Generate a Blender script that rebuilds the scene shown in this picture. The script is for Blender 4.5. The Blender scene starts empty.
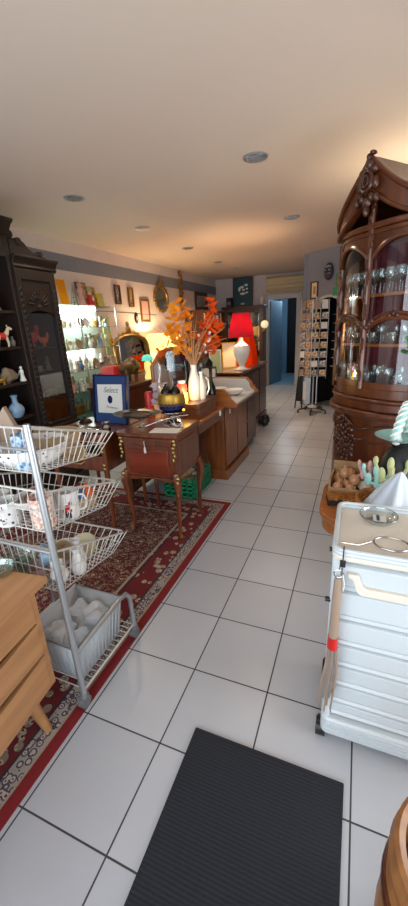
import bpy, math, random
from mathutils import Vector, Matrix
random.seed(7)
SC = bpy.context.scene
COL = SC.collection
R = math.radians

# ---------------- camera ----------------
CF, CP, CY, CR, CH = 367.83, 0.329121, -0.399844, -0.0550308, 1.45
cam_d = bpy.data.cameras.new('camera'); cam = bpy.data.objects.new('camera', cam_d); COL.objects.link(cam)
fwd = Vector((math.sin(CY)*math.cos(CP), math.cos(CY)*math.cos(CP), -math.sin(CP)))
r0 = Vector((math.cos(CY), -math.sin(CY), 0)); u0 = r0.cross(fwd)
rt = r0*math.cos(CR) + u0*math.sin(CR); up = -r0*math.sin(CR) + u0*math.cos(CR)
mw = Matrix((rt, up, -fwd)).transposed().to_4x4(); mw.translation = (0, 0, CH)
cam.matrix_world = mw
cam_d.sensor_fit = 'VERTICAL'; cam_d.sensor_height = 24.0; cam_d.lens = CF/906*24.0
cam_d.clip_start = 0.05; cam_d.clip_end = 100
SC.camera = cam

# ---------------- world, daylight, exposure ----------------
W = bpy.data.worlds.new('world'); SC.world = W; W.use_nodes = True
bg = W.node_tree.nodes['Background']; bg.inputs[0].default_value = (0.75, 0.88, 1.0, 1); bg.inputs[1].default_value = 2.2
SC.view_settings.view_transform = 'Standard'; SC.view_settings.look = 'None'
SC.view_settings.gamma = 1; SC.view_settings.use_curve_mapping = False
SC.view_settings.exposure = 0.0
SC.cycles.max_bounces = 9; SC.cycles.transparent_max_bounces = 24
SC.cycles.sample_clamp_indirect = 6; SC.cycles.use_denoising = True

def area(name, loc, aim, sx, sy, power, color):
    d = bpy.data.lights.new(name, 'AREA'); d.shape = 'RECTANGLE'; d.size = sx; d.size_y = sy
    d.energy = power; d.color = color
    o = bpy.data.objects.new(name, d); COL.objects.link(o); o.location = loc
    o.rotation_euler = (Vector(aim)-Vector(loc)).to_track_quat('-Z', 'Y').to_euler(); return o
def point(name, loc, power, color, r=0.03):
    d = bpy.data.lights.new(name, 'POINT'); d.energy = power; d.color = color; d.shadow_soft_size = r
    o = bpy.data.objects.new(name, d); COL.objects.link(o); o.location = loc; return o
area('window_daylight_front', (-0.9, -1.36, 1.35), (-0.9, 2, 1.5), 3.4, 2.0, 88, (0.80, 0.90, 1.0))
area('added_low_light_right', (1.26, 1.1, 0.75), (-1.5, 2.3, 1.6), 1.2, 1.0, 28, (1.0, 0.94, 0.87))  # added low light standing in for bounced daylight; throws the crest's shadow upward

# ---------------- helpers ----------------
def lin(c):
    if isinstance(c, str): c = tuple(int(c[i:i+2], 16)/255 for i in (0, 2, 4))
    return tuple((x/12.92 if x <= .04045 else ((x+.055)/1.055)**2.4) for x in c) + (1,)
class NT:
    def __init__(s, name):
        s.m = bpy.data.materials.new(name); s.m.use_nodes = True; s.t = s.m.node_tree
        s.b = s.t.nodes['Principled BSDF']; s.out = s.t.nodes['Material Output']
    def n(s, typ, **kw):
        x = s.t.nodes.new(typ)
        for k, v in kw.items():
            if k.startswith('i_'):
                key = k[2:]; key = int(key) if key.isdigit() else key.replace('_', ' ')
                s.set(x.inputs[key], v)
            else: setattr(x, k, v)
        return x
    def set(s, inp, v):
        if isinstance(v, bpy.types.NodeSocket): s.t.links.new(v, inp)
        elif isinstance(v, bpy.types.Node): s.t.links.new(v.outputs[0], inp)
        else: inp.default_value = v
    def math(s, op, a, b=0.0, c=None):
        x = s.n('ShaderNodeMath', operation=op); s.set(x.inputs[0], a); s.set(x.inputs[1], b)
        if c is not None: s.set(x.inputs[2], c)
        return x.outputs[0]
    def mix(s, f, a, b):
        x = s.n('ShaderNodeMix', data_type='RGBA'); s.set(x.inputs[0], f); s.set(x.inputs[6], a); s.set(x.inputs[7], b); return x.outputs[2]
    def ramp(s, f, stops, interp='LINEAR'):
        x = s.n('ShaderNodeValToRGB'); s.set(x.inputs[0], f); x.color_ramp.interpolation = interp
        e = x.color_ramp.elements
        while len(e) < len(stops): e.new(0.5)
        for k, (p, c) in enumerate(stops): e[k].position = p; e[k].color = lin(c)
        return x.outputs[0]
    def coord(s, k='Object'): return s.n('ShaderNodeTexCoord').outputs[k]
    def noise(s, scale, vec=None, det=3):
        x = s.n('ShaderNodeTexNoise'); x.inputs['Scale'].default_value = scale; x.inputs['Detail'].default_value = det
        s.set(x.inputs['Vector'], vec if vec is not None else s.coord()); return x.outputs[0]
    def bump(s, h, st=.3, d=.01):
        x = s.n('ShaderNodeBump'); x.inputs['Strength'].default_value = st; x.inputs['Distance'].default_value = d
        s.set(x.inputs['Height'], h); s.t.links.new(x.outputs[0], s.b.inputs['Normal'])
    def p(s, **kw):
        for k, v in kw.items(): s.set(s.b.inputs[k.replace('_', ' ')], v)
        return s
MATS = {}
def pl(name, c, rough=.5, metal=0, var=0.08, scale=8, coat=0):
    if name in MATS: return MATS[name]
    t = NT(name); c = lin(c)
    c2 = tuple(max(0, x*(1-var*2)) for x in c[:3])+(1,)
    t.p(Base_Color=t.mix(t.noise(scale), c, c2), Roughness=rough, Metallic=metal, Coat_Weight=coat)
    MATS[name] = t.m; return t.m
def wood(name, c1, c2, rough=.4, scale=3.0, axis='X', coat=0.15, bump=.1):
    t = NT(name)
    mp = t.n('ShaderNodeMapping'); t.set(mp.inputs[0], t.coord())
    s = {'X': (1, 12, 12), 'Y': (12, 1, 12), 'Z': (12, 12, 1)}[axis]
    mp.inputs['Scale'].default_value = tuple(scale*v for v in s)
    n = t.noise(1.0, mp.outputs[0], 6); n2 = t.noise(2.0, det=2)
    f = t.math('ADD', t.math('MULTIPLY', n, .8), t.math('MULTIPLY', n2, .3))
    t.p(Base_Color=t.ramp(f, [(.3, c1), (.72, c2)]), Roughness=rough, Coat_Weight=coat, Coat_Roughness=.2)
    t.bump(n, bump, .004); MATS[name] = t.m; return t.m
def glassy(name, tint='ffffff', base=.08, rough=.03):
    t = NT(name)
    tr = t.n('ShaderNodeBsdfTransparent'); tr.inputs[0].default_value = lin(tint)
    gl = t.n('ShaderNodeBsdfGlossy'); gl.inputs['Roughness'].default_value = rough
    lw = t.n('ShaderNodeLayerWeight'); lw.inputs[0].default_value = .35
    f = t.math('MULTIPLY_ADD', lw.outputs['Facing'], .6, base)
    mx = t.n('ShaderNodeMixShader'); t.set(mx.inputs[0], f)
    t.t.links.new(tr.outputs[0], mx.inputs[1]); t.t.links.new(gl.outputs[0], mx.inputs[2]); t.t.links.new(mx.outputs[0], t.out.inputs[0])
    MATS[name] = t.m; return t.m
def emis(name, c, st):
    t = NT(name); t.p(Base_Color=lin(c), Emission_Color=lin(c), Emission_Strength=st); MATS[name] = t.m; return t.m
def shade_mat(name, c, st, emit=None):
    # lampshade cloth: lets light through; the lamp inside lights it
    t = NT(name); tl = t.n('ShaderNodeBsdfTranslucent'); tl.inputs[0].default_value = lin(c)
    df = t.n('ShaderNodeBsdfDiffuse'); df.inputs[0].default_value = lin(c)
    mx = t.n('ShaderNodeMixShader'); mx.inputs[0].default_value = .45
    t.t.links.new(tl.outputs[0], mx.inputs[1]); t.t.links.new(df.outputs[0], mx.inputs[2])
    em = t.n('ShaderNodeEmission'); em.inputs[0].default_value = lin(emit or c); em.inputs[1].default_value = st
    ad = t.n('ShaderNodeAddShader'); t.t.links.new(mx.outputs[0], ad.inputs[0]); t.t.links.new(em.outputs[0], ad.inputs[1])
    t.t.links.new(ad.outputs[0], t.out.inputs[0]); MATS[name] = t.m; return t.m

class MB:
    def __init__(s, o=(0, 0, 0)): s.v = []; s.f = []; s.o = Vector(o)
    def add(s, vs, fs):
        b = len(s.v); s.v += [Vector(v) for v in vs]; s.f += [tuple(b+i for i in f) for f in fs]; return s
    def box(s, x0, x1, y0, y1, z0, z1, M=None):
        vs = [(x, y, z) for z in (z0, z1) for y in (y0, y1) for x in (x0, x1)]
        if M is not None: vs = [M @ Vector(v) for v in vs]
        return s.add(vs, [(0, 2, 3, 1), (4, 5, 7, 6), (0, 1, 5, 4), (2, 6, 7, 3), (0, 4, 6, 2), (1, 3, 7, 5)])
    def bx(s, c, d, rz=0, rx=0, ry=0):
        M = Matrix.Translation(c) @ Matrix.Rotation(rz, 4, 'Z') @ Matrix.Rotation(ry, 4, 'Y') @ Matrix.Rotation(rx, 4, 'X')
        return s.box(-d[0]/2, d[0]/2, -d[1]/2, d[1]/2, -d[2]/2, d[2]/2, M)
    def tube(s, pts, r, n=8, cap=True, closed=False):
        pts = [Vector(p) for p in pts]; m = len(pts)
        rs = r if isinstance(r, (list, tuple)) else [r]*m
        prev = None; rings = []
        for i, p in enumerate(pts):
            if closed: t = pts[(i+1) % m]-pts[i-1]
            else: t = pts[min(i+1, m-1)]-pts[max(i-1, 0)]
            t.normalize()
            if prev is None:
                a = Vector((0, 0, 1)) if abs(t.z) < .9 else Vector((1, 0, 0)); u = t.cross(a).normalized()
            else: u = (prev - t*prev.dot(t)).normalized()
            prev = u; w = t.cross(u)
            rings.append([p + u*math.cos(2*math.pi*k/n)*rs[i] + w*math.sin(2*math.pi*k/n)*rs[i] for k in range(n)])
        vs = [v for rg in rings for v in rg]; fs = []
        for i in range(m if closed else m-1):
            j = (i+1) % m
            for k in range(n): fs.append((i*n+k, i*n+(k+1) % n, j*n+(k+1) % n, j*n+k))
        if cap and not closed: fs.append(tuple(reversed(range(n)))); fs.append(tuple(range((m-1)*n, m*n)))
        return s.add(vs, fs)
    def cyl(s, a, b, r, r2=None, n=16): return s.tube([a, b], [r, r if r2 is None else r2], n)
    def lathe(s, prof, c=(0, 0, 0), n=20, sx=1, sy=1, M=None):
        c = Vector(c); vs = []; fs = []
        for r_, z in prof:
            for k in range(n):
                a = 2*math.pi*k/n; v = Vector((r_*math.cos(a)*sx, r_*math.sin(a)*sy, z))
                if M is not None: v = M @ v
                vs.append(v+c)
        for i in range(len(prof)-1):
            for k in range(n): fs.append((i*n+k, i*n+(k+1) % n, (i+1)*n+(k+1) % n, (i+1)*n+k))
        if prof[0][0] > 1e-4: fs.append(tuple(reversed(range(n))))
        if prof[-1][0] > 1e-4: fs.append(tuple(range((len(prof)-1)*n, len(prof)*n)))
        return s.add(vs, fs)
    def shell(s, prof, c=(0, 0, 0), n=20, th=.003, M=None):
        # open vessel: outer profile going up then inner profile coming back
        inner = [(max(r_-th, .0), z+(th if i == 0 else 0)) for i, (r_, z) in enumerate(prof)]
        return s.lathe([(0, prof[0][1])]+prof+inner[::-1]+[(0, prof[0][1]+th)], c, n, M=M)
    def ell(s, c, d, n=12, m=8, M=None):
        prof = [(math.sin(math.pi*i/m), -math.cos(math.pi*i/m)) for i in range(m+1)]
        vs = []; fs = []; c = Vector(c)
        for r_, z in prof:
            for k in range(n):
                a = 2*math.pi*k/n; v = Vector((r_*math.cos(a)*d[0], r_*math.sin(a)*d[1], z*d[2]))
                if M is not None: v = M @ v
                vs.append(v+c)
        for i in range(m):
            for k in range(n): fs.append((i*n+k, i*n+(k+1) % n, (i+1)*n+(k+1) % n, (i+1)*n+k))
        return s.add(vs, fs)
    def prism(s, poly, ax, a, b, M=None):
        # polygon in the plane normal to ax, extruded from a to b
        def P(u, v, w): return {'x': (w, u, v), 'y': (u, w, v), 'z': (u, v, w)}[ax]
        n = len(poly); vs = [P(u, v, a) for u, v in poly]+[P(u, v, b) for u, v in poly]
        if M is not None: vs = [M @ Vector(v) for v in vs]
        return s.add(vs, [tuple(reversed(range(n))), tuple(range(n, 2*n))]+[(i, (i+1) % n, n+(i+1) % n, n+i) for i in range(n)])
    def surf(s, fn, nu, nv):
        vs = [fn(i/nu, j/nv) for j in range(nv+1) for i in range(nu+1)]
        return s.add(vs, [(j*(nu+1)+i, j*(nu+1)+i+1, (j+1)*(nu+1)+i+1, (j+1)*(nu+1)+i) for j in range(nv) for i in range(nu)])
    def slab(s, fn, nu, nv, th):
        # surf with thickness vector th(u,v)
        n0 = (nu+1)*(nv+1)
        a = [Vector(fn(i/nu, j/nv)) for j in range(nv+1) for i in range(nu+1)]
        t = Vector(th); vs = a+[v+t for v in a]; g = lambda i, j: j*(nu+1)+i
        fs = []
        for j in range(nv):
            for i in range(nu):
                q = (g(i, j), g(i+1, j), g(i+1, j+1), g(i, j+1)); fs.append(q[::-1]); fs.append(tuple(n0+k for k in q))
        for i in range(nu):
            fs.append((g(i, 0), g(i+1, 0), n0+g(i+1, 0), n0+g(i, 0))); fs.append((g(i+1, nv), g(i, nv), n0+g(i, nv), n0+g(i+1, nv)))
        for j in range(nv):
            fs.append((g(0, j+1), g(0, j), n0+g(0, j), n0+g(0, j+1))); fs.append((g(nu, j), g(nu, j+1), n0+g(nu, j+1), n0+g(nu, j)))
        return s.add(vs, fs)
    def mesh(s, name, m, smooth=True):
        me = bpy.data.meshes.new(name); me.from_pydata([v-s.o for v in s.v], [], s.f); me.update()
        if isinstance(m, str): m = MATS[m]
        me.materials.append(m)
        if smooth:
            me.polygons.foreach_set('use_smooth', [True]*len(me.polygons))
            try: me.set_sharp_from_angle(angle=R(38))
            except Exception: pass
        return me
def link(name, me, parent=None, loc=(0, 0, 0), rot=(0, 0, 0)):
    o = bpy.data.objects.new(name, me); COL.objects.link(o); o.location = loc; o.rotation_euler = rot
    if parent is not None: o.parent = parent
    return o
def bevel(o, w, seg=2):
    md = o.modifiers.new('bevel', 'BEVEL'); md.width = w; md.segments = seg; md.limit_method = 'ANGLE'; md.angle_limit = R(40); return o
def part(name, mb, m, parent, bev=0, label=None, loc=(0, 0, 0), kind=None):
    o = link(name, mb.mesh(name, m), parent, loc)
    if bev: bevel(o, bev)
    if label: o['label'] = label
    if kind: o['kind'] = kind
    return o
def thing(name, label, cat, loc=(0, 0, 0), rz=0, group=None, kind=None):
    o = link(name, None, None, loc, (0, 0, rz)); o.empty_display_size = .05
    o['label'] = label; o['category'] = cat
    if group: o['group'] = group
    if kind: o['kind'] = kind
    return o
def single(name, mb, m, label, cat, loc=(0, 0, 0), rz=0, group=None, bev=0, kind=None, rot=None):
    o = link(name, mb.mesh(name, m), None, loc, rot or (0, 0, rz)); o['label'] = label; o['category'] = cat
    if group: o['group'] = group
    if kind: o['kind'] = kind
    if bev: bevel(o, bev)
    return o
def struct(name, mb, m, bev=0, parent=None):
    o = link(name, mb.mesh(name, m, smooth=False), parent)
    if parent is None: o['kind'] = 'structure'
    if bev: bevel(o, bev, 1)
    return o
def copy_tree(o, loc=None, rz=None, label=None, parent=None):
    c = o.copy(); COL.objects.link(c)
    if parent is not None: c.parent = parent
    if loc is not None: c.location = loc
    if rz is not None: c.rotation_euler = (0, 0, rz)
    if label: c['label'] = label
    for ch in list(o.children): copy_tree(ch, parent=c)
    return c
def text(name, body, size, m, parent, loc, rot, shear=0):
    cu = bpy.data.curves.new(name, 'FONT'); cu.body = body; cu.size = size; cu.shear = shear
    cu.align_x = 'CENTER'; cu.align_y = 'CENTER'; cu.extrude = .0004
    o = bpy.data.objects.new(name+'_tmp', cu); COL.objects.link(o)
    dg = bpy.context.evaluated_depsgraph_get(); me = bpy.data.meshes.new_from_object(o.evaluated_get(dg))
    me.materials.clear(); me.materials.append(MATS[m]); bpy.data.objects.remove(o)
    return link(name, me, parent, loc, rot)

# ---------------- materials ----------------
def mk_floor():
    t = NT('white_floor_tile'); c = t.n('ShaderNodeSeparateXYZ'); t.set(c.inputs[0], t.coord())
    S = .3292
    def edge(s, off):
        q = t.math('DIVIDE', t.math('SUBTRACT', s, off), S); fr = t.math('FRACT', q)
        return t.math('MULTIPLY', t.math('MINIMUM', fr, t.math('SUBTRACT', 1.0, fr)), S), t.math('FLOOR', q)
    ex, ix = edge(c.outputs[0], -.574); ey, iy = edge(c.outputs[1], .4567)
    d = t.math('MINIMUM', ex, ey); g = t.math('LESS_THAN', d, .0028)
    cv = t.n('ShaderNodeCombineXYZ'); t.set(cv.inputs[0], ix); t.set(cv.inputs[1], iy)
    wn = t.n('ShaderNodeTexWhiteNoise'); t.set(wn.inputs[0], cv.outputs[0])
    base = t.mix(wn.outputs[0], lin('adafb5'), lin('b8babf'))
    base = t.mix(t.math('MULTIPLY', t.noise(6, det=5), .25), base, lin('989799'))
    t.p(Base_Color=t.mix(g, base, lin('3a3836')), Roughness=t.math('MULTIPLY_ADD', g, .5, .3))
    t.bump(t.math('SUBTRACT', 1.0, g), .35, .003); MATS['floor_tile'] = t.m
mk_floor()
def mk_rug():
    t = NT('persian_rug'); c = t.n('ShaderNodeSeparateXYZ'); t.set(c.inputs[0], t.coord())
    HX, HY = .825, 1.75
    dx = t.math('SUBTRACT', HX, t.math('ABSOLUTE', c.outputs[0])); dy = t.math('SUBTRACT', HY, t.math('ABSOLUTE', c.outputs[1]))
    d = t.math('MINIMUM', dx, dy)
    def vor(scale, feat='F1'):
        v = t.n('ShaderNodeTexVoronoi'); v.feature = feat; v.inputs['Scale'].default_value = scale; t.set(v.inputs['Vector'], t.coord()); return v
    v1 = vor(17); v2 = vor(42)
    petal = t.n('ShaderNodeTexWave', wave_type='RINGS'); petal.inputs['Scale'].default_value = 9; petal.inputs['Distortion'].default_value = 9; petal.inputs['Detail'].default_value = 3; petal.inputs['Detail Scale'].default_value = 2; t.set(petal.inputs[0], t.coord())
    flowers = t.ramp(v1.outputs['Distance'], [(0, '7a2226'), (.12, 'b9a68c'), (.25, '5e181d'), (.36, '9c8468'), (.46, '241d26'), (.54, '611a20'), (.8, 'a08a72')], 'CONSTANT')
    fine = t.ramp(v2.outputs['Distance'], [(0, 'b39c7e'), (.2, '2b222c'), (.32, '6f2026'), (.48, 'a08a6c'), (.58, '4c1519')], 'CONSTANT')
    field = t.mix(t.math('GREATER_THAN', petal.outputs[1], .55), flowers, fine)
    light = t.mix(t.math('GREATER_THAN', v1.outputs['Distance'], .36), t.ramp(v2.outputs['Distance'], [(0, '6f161c'), (.25, 'bfb097'), (.5, '8f8270')], 'CONSTANT'), lin('6c171d'))
    band = t.ramp(v2.outputs['Distance'], [(0, '7c1a20'), (.22, 'b9b0a4'), (.4, '4a4450'), (.6, 'a39a90')], 'CONSTANT')
    col = t.mix(t.math('GREATER_THAN', d, .30), light, field)
    col = t.mix(t.math('LESS_THAN', d, .27), col, lin('a11b1e')) if False else col
    def bnd(lo, hi, cc):
        nonlocal col
        m_ = t.math('MULTIPLY', t.math('GREATER_THAN', d, lo), t.math('LESS_THAN', d, hi)); col = t.mix(m_, col, cc)
    bnd(.282, .30, lin('a89c8a')); bnd(.262, .275, lin('2a2230')); bnd(.115, .125, lin('2c2630')); bnd(.055, .115, band); bnd(.045, .055, lin('a3937e'))
    bnd(-1, .045, lin('7e1418'))
    nz = t.noise(220, det=2)
    t.p(Base_Color=t.mix(t.math('MULTIPLY', nz, .35), col, lin('3a1518')), Roughness=.95)
    t.bump(nz, .5, .004); MATS['rug'] = t.m
mk_rug()
def mk_mat():
    t = NT('door_mat'); c = t.n('ShaderNodeSeparateXYZ'); t.set(c.inputs[0], t.coord())
    w = t.math('MULTIPLY', t.math('SINE', t.math('MULTIPLY', c.outputs[1], 2*math.pi/.011)), .35); n = t.noise(140)
    h = t.math('ADD', w, n)
    t.p(Base_Color=t.ramp(t.math('MULTIPLY', t.math('ADD', h, 1), .4), [(0, '090a0e'), (1, '23262e')]), Roughness=.95); t.bump(h, .35, .003); MATS['mat'] = t.m
mk_mat()
def mk_leftwall():
    t = NT('wall_paint_banded'); c = t.n('ShaderNodeSeparateXYZ'); t.set(c.inputs[0], t.coord()); z = c.outputs[2]
    m_ = t.math('MULTIPLY', t.math('GREATER_THAN', z, 2.17), t.math('LESS_THAN', z, 2.345))
    n = t.noise(5)
    t.p(Base_Color=t.mix(m_, t.mix(n, lin('d9cdc9'), lin('cdc0bc')), t.mix(n, lin('7f8490'), lin('757a86'))), Roughness=.8); MATS['wall_band'] = t.m
mk_leftwall()
pl('ceiling', 'd9cabc', .85, var=.02, scale=2); pl('wall_pale', 'cfc5c6', .8, var=.03); pl('wall_blue', '7e828d', .8, var=.04)
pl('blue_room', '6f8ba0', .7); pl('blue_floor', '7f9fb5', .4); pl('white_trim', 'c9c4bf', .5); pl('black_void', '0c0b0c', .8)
wood('dark_oak', '0d0704', '24140c', .55, 3, 'Z', .03, .25); wood('dark_oak_h', '0d0704', '26150d', .55, 3, 'Y', .03, .25)
wood('walnut', '3a1d0f', '6b3a1e', .35, 3, 'Z', .3); wood('walnut_h', '3c1e10', '70401f', .35, 3, 'Y', .3)
wood('cherry', '37190c', '643317', .28, 2.5, 'Z', .4, .08); wood('cherry_dark', '2a1209', '4c2412', .35, 3, 'Z', .3, .3)
wood('oak_light', '97683f', 'bd8a5a', .42, 1.6, 'Y', .1, .06); wood('cherry_light', '57290f', '8f5124', .32, 2.5, 'Z', .3, .08); wood('mahog', '421d0e', '7a3c1d', .3, 3, 'Z', .35); wood('honey', '7a4119', 'a8642c', .35, 3, 'X', .3)
wood('burl', '4a160b', '8c3517', .25, 1.2, 'X', .5, .02); wood('barrel', '6f4222', 'a8723f', .38, 2, 'Z', .3); wood('crate_wood', '7d5636', 'b18a5e', .6, 3, 'X', 0)
glassy('glass', 'f6fafa', .10); glassy('pane', 'f4f6f6', .07); glassy('green_glass', 'e2efe9', .14)
pl('chrome', 'c9cbce', .22, 1, .03); pl('steel', 'b6babd', .36, .75, .05); pl('wire', 'd6d3cc', .4, .5, .03); pl('silver', 'b9b5ae', .25, 1, .1); pl('brass', 'b09359', .35, 1, .15, 40); pl('gilt', 'b08a4a', .42, .7, .25, 30); pl('dark_metal', '3a3733', .4, .8)
pl('white_plastic', 'c4cbce', .35, 0, .02); pl('cream_plastic', 'ded4c5', .4, 0, .03); pl('grey_plastic', '6c6e70', .5); pl('black', '121214', .45); pl('black_gloss', '0b0b0d', .15)
pl('porcelain', 'e4e2de', .18, 0, .02, coat=.5); pl('cream', 'd9cba8', .35); pl('paper', 'd8d4cc', .7, 0, .02); pl('beige', 'b79c78', .5); pl('tan', '9c8470', .5); pl('brown', '5a3420', .5, 0, .2); pl('grey', '7c7a78', .5); pl('stone', '8c7d66', .7, 0, .2, 20)
pl('red', 'c2201c', .4); pl('orange', 'd9601a', .5); pl('yellow', 'd8b02c', .4); pl('gold', 'b98e35', .35, .6, .15); pl('blue', '2f5b9a', .3); pl('light_blue', '8fb0cc', .25, 0, .15, 30); pl('navy', '15204a', .2, 0, .05); pl('green', '3f7d4a', .4); pl('bronze', '6b5232', .4, .5, .2, 20); pl('pale_green', 'b3b985', .6); pl('turquoise', '9fd6cf', .22, 0, .1, 12, .5); pl('pink', 'd7a79f', .5); pl('lilac', 'b9a9b4', .7); pl('maroon', '7a1222', .7, 0, .15, 20); pl('crate_green', '1f8d5c', .4); pl('onion', 'c08a60', .3, 0, .25, 18); pl('white_cloth', 'c9d6e2', .8, 0, .06, 14); pl('wicker', 'b5702c', .6, 0, .3, 60); pl('linen', 'cfc9bd', .8); pl('teal_dark', '1d4a55', .6); pl('tray_metal', '6e675e', .3, .9, .3, 30); pl('leather', '8f857e', .6, 0, .2, 50); pl('marble', 'c9c6c2', .25, 0, .1, 5); shade_mat('leaf_orange', 'f27a2c', 0); shade_mat('leaf_yellow', 'f9bb3c', 0); shade_mat('orange_cloth', 'f2581c', 0); pl('twig', 'b98d62', .7); pl('clear_plastic_m', 'c9cdd0', .3)
pl('ac_plastic', 'bfae84', .5, 0, .03); pl('ink', '2a2a38', .6); pl('box_blue', '24406e', .5)
t = NT('mirror'); t.p(Base_Color=lin('c8c8c6'), Metallic=1, Roughness=.04); MATS['mirror'] = t.m
shade_mat('frosted', 'e8ecef', 0)
t = NT('plastic_film'); t.p(Base_Color=lin('f0f2f4'), Roughness=.12, Alpha=.6); MATS['film'] = t.m
def mk_lace():
    t = NT('china_pattern'); v = t.n('ShaderNodeTexVoronoi'); v.inputs['Scale'].default_value = 45; t.set(v.inputs['Vector'], t.coord())
    t.p(Base_Color=t.ramp(v.outputs['Distance'], [(0, '3a4250'), (.17, '5a6680'), (.22, 'e4e2de'), (1, 'e4e2de')], 'CONSTANT'), Roughness=.2); MATS['china'] = t.m
    t = NT('red_print_china'); v = t.n('ShaderNodeTexVoronoi'); v.inputs['Scale'].default_value = 70; t.set(v.inputs['Vector'], t.coord())
    t.p(Base_Color=t.ramp(v.outputs['Distance'], [(0, 'b55a48'), (.4, 'd9b09c'), (.6, 'e2d6cc')]), Roughness=.3); MATS['red_china'] = t.m
    t = NT('blue_print_china'); v = t.n('ShaderNodeTexVoronoi'); v.inputs['Scale'].default_value = 60; t.set(v.inputs['Vector'], t.coord())
    t.p(Base_Color=t.ramp(v.outputs['Distance'], [(0, '1f3048'), (.35, '6f9ac0'), (.6, 'c9dbe8')]), Roughness=.2); MATS['blue_china'] = t.m
    t = NT('photo_print'); n = t.noise(26, det=4)
    t.p(Base_Color=t.ramp(n, [(.3, '3a2a22'), (.48, 'a5764a'), (.56, 'cbb48c'), (.7, '5c5a58')]), Roughness=.35); MATS['photo_a'] = t.m
    t = NT('photo_print_grey'); n = t.noise(30, det=4)
    t.p(Base_Color=t.ramp(n, [(.32, '2a2c30'), (.5, '8f8a82'), (.62, 'd0ccc2')]), Roughness=.35); MATS['photo_b'] = t.m
    t = NT('marquetry'); n = t.noise(34, det=4)
    t.p(Base_Color=t.ramp(n, [(.4, '6a3a16'), (.55, 'b5762e'), (.6, '4a2410')]), Roughness=.3); MATS['marquetry'] = t.m
mk_lace()
# ---------------- room ----------------
struct('floor', MB().box(-3.4, 1.4, -1.5, 9.2, -.06, 0), 'floor_tile')
struct('ceiling', MB().box(-3.4, 1.4, -1.5, 9.2, 2.5, 2.58), 'ceiling')
struct('wall_left', MB().box(-3.4, -3.3, -1.5, 9.2, 0, 2.5), 'wall_band')
wb = MB().box(-3.3, -2.04, 9.1, 9.2, 0, 2.5).box(-1.31, 1.4, 9.1, 9.2, 0, 2.5).box(-2.04, -1.31, 9.1, 9.2, 2.0, 2.5)
struct('wall_back', wb, 'wall_pale')
wr = MB().box(1.3, 1.4, -1.5, .45, 0, 2.5).box(1.3, 1.4, 1.75, 9.2, 0, 2.5).box(1.3, 1.4, .45, 1.75, 0, .2).box(1.3, 1.4, .45, 1.75, 1.35, 2.5)
struct('wall_right', wr, 'wall_pale')
wf = MB().box(-3.3, -2.7, -1.5, -1.42, 0, 2.5).box(.9, 1.3, -1.5, -1.42, 0, 2.5).box(-2.7, .9, -1.5, -1.42, 0, .3).box(-2.7, .9, -1.5, -1.42, 2.4, 2.5)
struct('wall_front', wf, 'wall_pale')
w1 = MB()
for x in (-2.7, -1.5, -.3, .86): w1.box(x, x+.04, -1.5, -1.45, .3, 2.4)
w1.box(-2.7, .9, -1.5, -1.45, .3, .35).box(-2.7, .9, -1.5, -1.45, 2.35, 2.4)
w1o = struct('window_1', w1, 'white_trim'); struct('pane', MB().box(-2.66, .86, -1.48, -1.474, .35, 2.35), 'pane', parent=w1o)
w2 = MB().box(1.34, 1.38, .45, .5, .2, 1.35).box(1.34, 1.38, 1.7, 1.75, .2, 1.35).box(1.34, 1.38, .5, 1.7, .2, .25).box(1.34, 1.38, .5, 1.7, 1.3, 1.35)
w2o = struct('added_window_2', w2, 'white_trim'); struct('pane', MB().box(1.36, 1.366, .5, 1.7, .25, 1.3), 'pane', parent=w2o)  # unseen window added to go with the low light from the right
# angled blue wall with an arched recess
AM = Matrix.Translation((-.87, 6.9, 0)) @ Matrix.Rotation(math.atan2(-.6, .87), 4, 'Z')
AC_, AR, AZ = .45, .37, 1.45
arc = [(AC_-AR*math.cos(math.pi*k/16), AZ+AR*math.sin(math.pi*k/16)) for k in range(17)]
poly = [(0, 0), (AC_-AR, 0)]+arc+[(AC_+AR, 0), (2.62, 0), (2.62, 2.5), (0, 2.5)]
wa = MB().prism(poly, 'y', 0, .1, AM)
struct('wall_angled', wa, 'wall_blue')
struct('wall_return', MB().box(-.94, -.87, 6.93, 9.1, 0, 2.5), 'wall_blue')
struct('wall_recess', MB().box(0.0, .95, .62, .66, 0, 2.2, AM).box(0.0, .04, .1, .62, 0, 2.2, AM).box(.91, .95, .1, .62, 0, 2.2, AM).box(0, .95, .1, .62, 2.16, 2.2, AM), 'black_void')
at = MB()
arc2 = [(AC_-(AR+.0)*math.cos(math.pi*k/16), -.012, AZ+(AR+.0)*math.sin(math.pi*k/16)) for k in range(17)]
pts = [(AC_-AR, -.012, 0)]+arc2+[(AC_+AR, -.012, 0)]
at.tube([AM @ Vector(p) for p in pts], .022, 8); struct('trim_1', at, 'white_trim')
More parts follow.
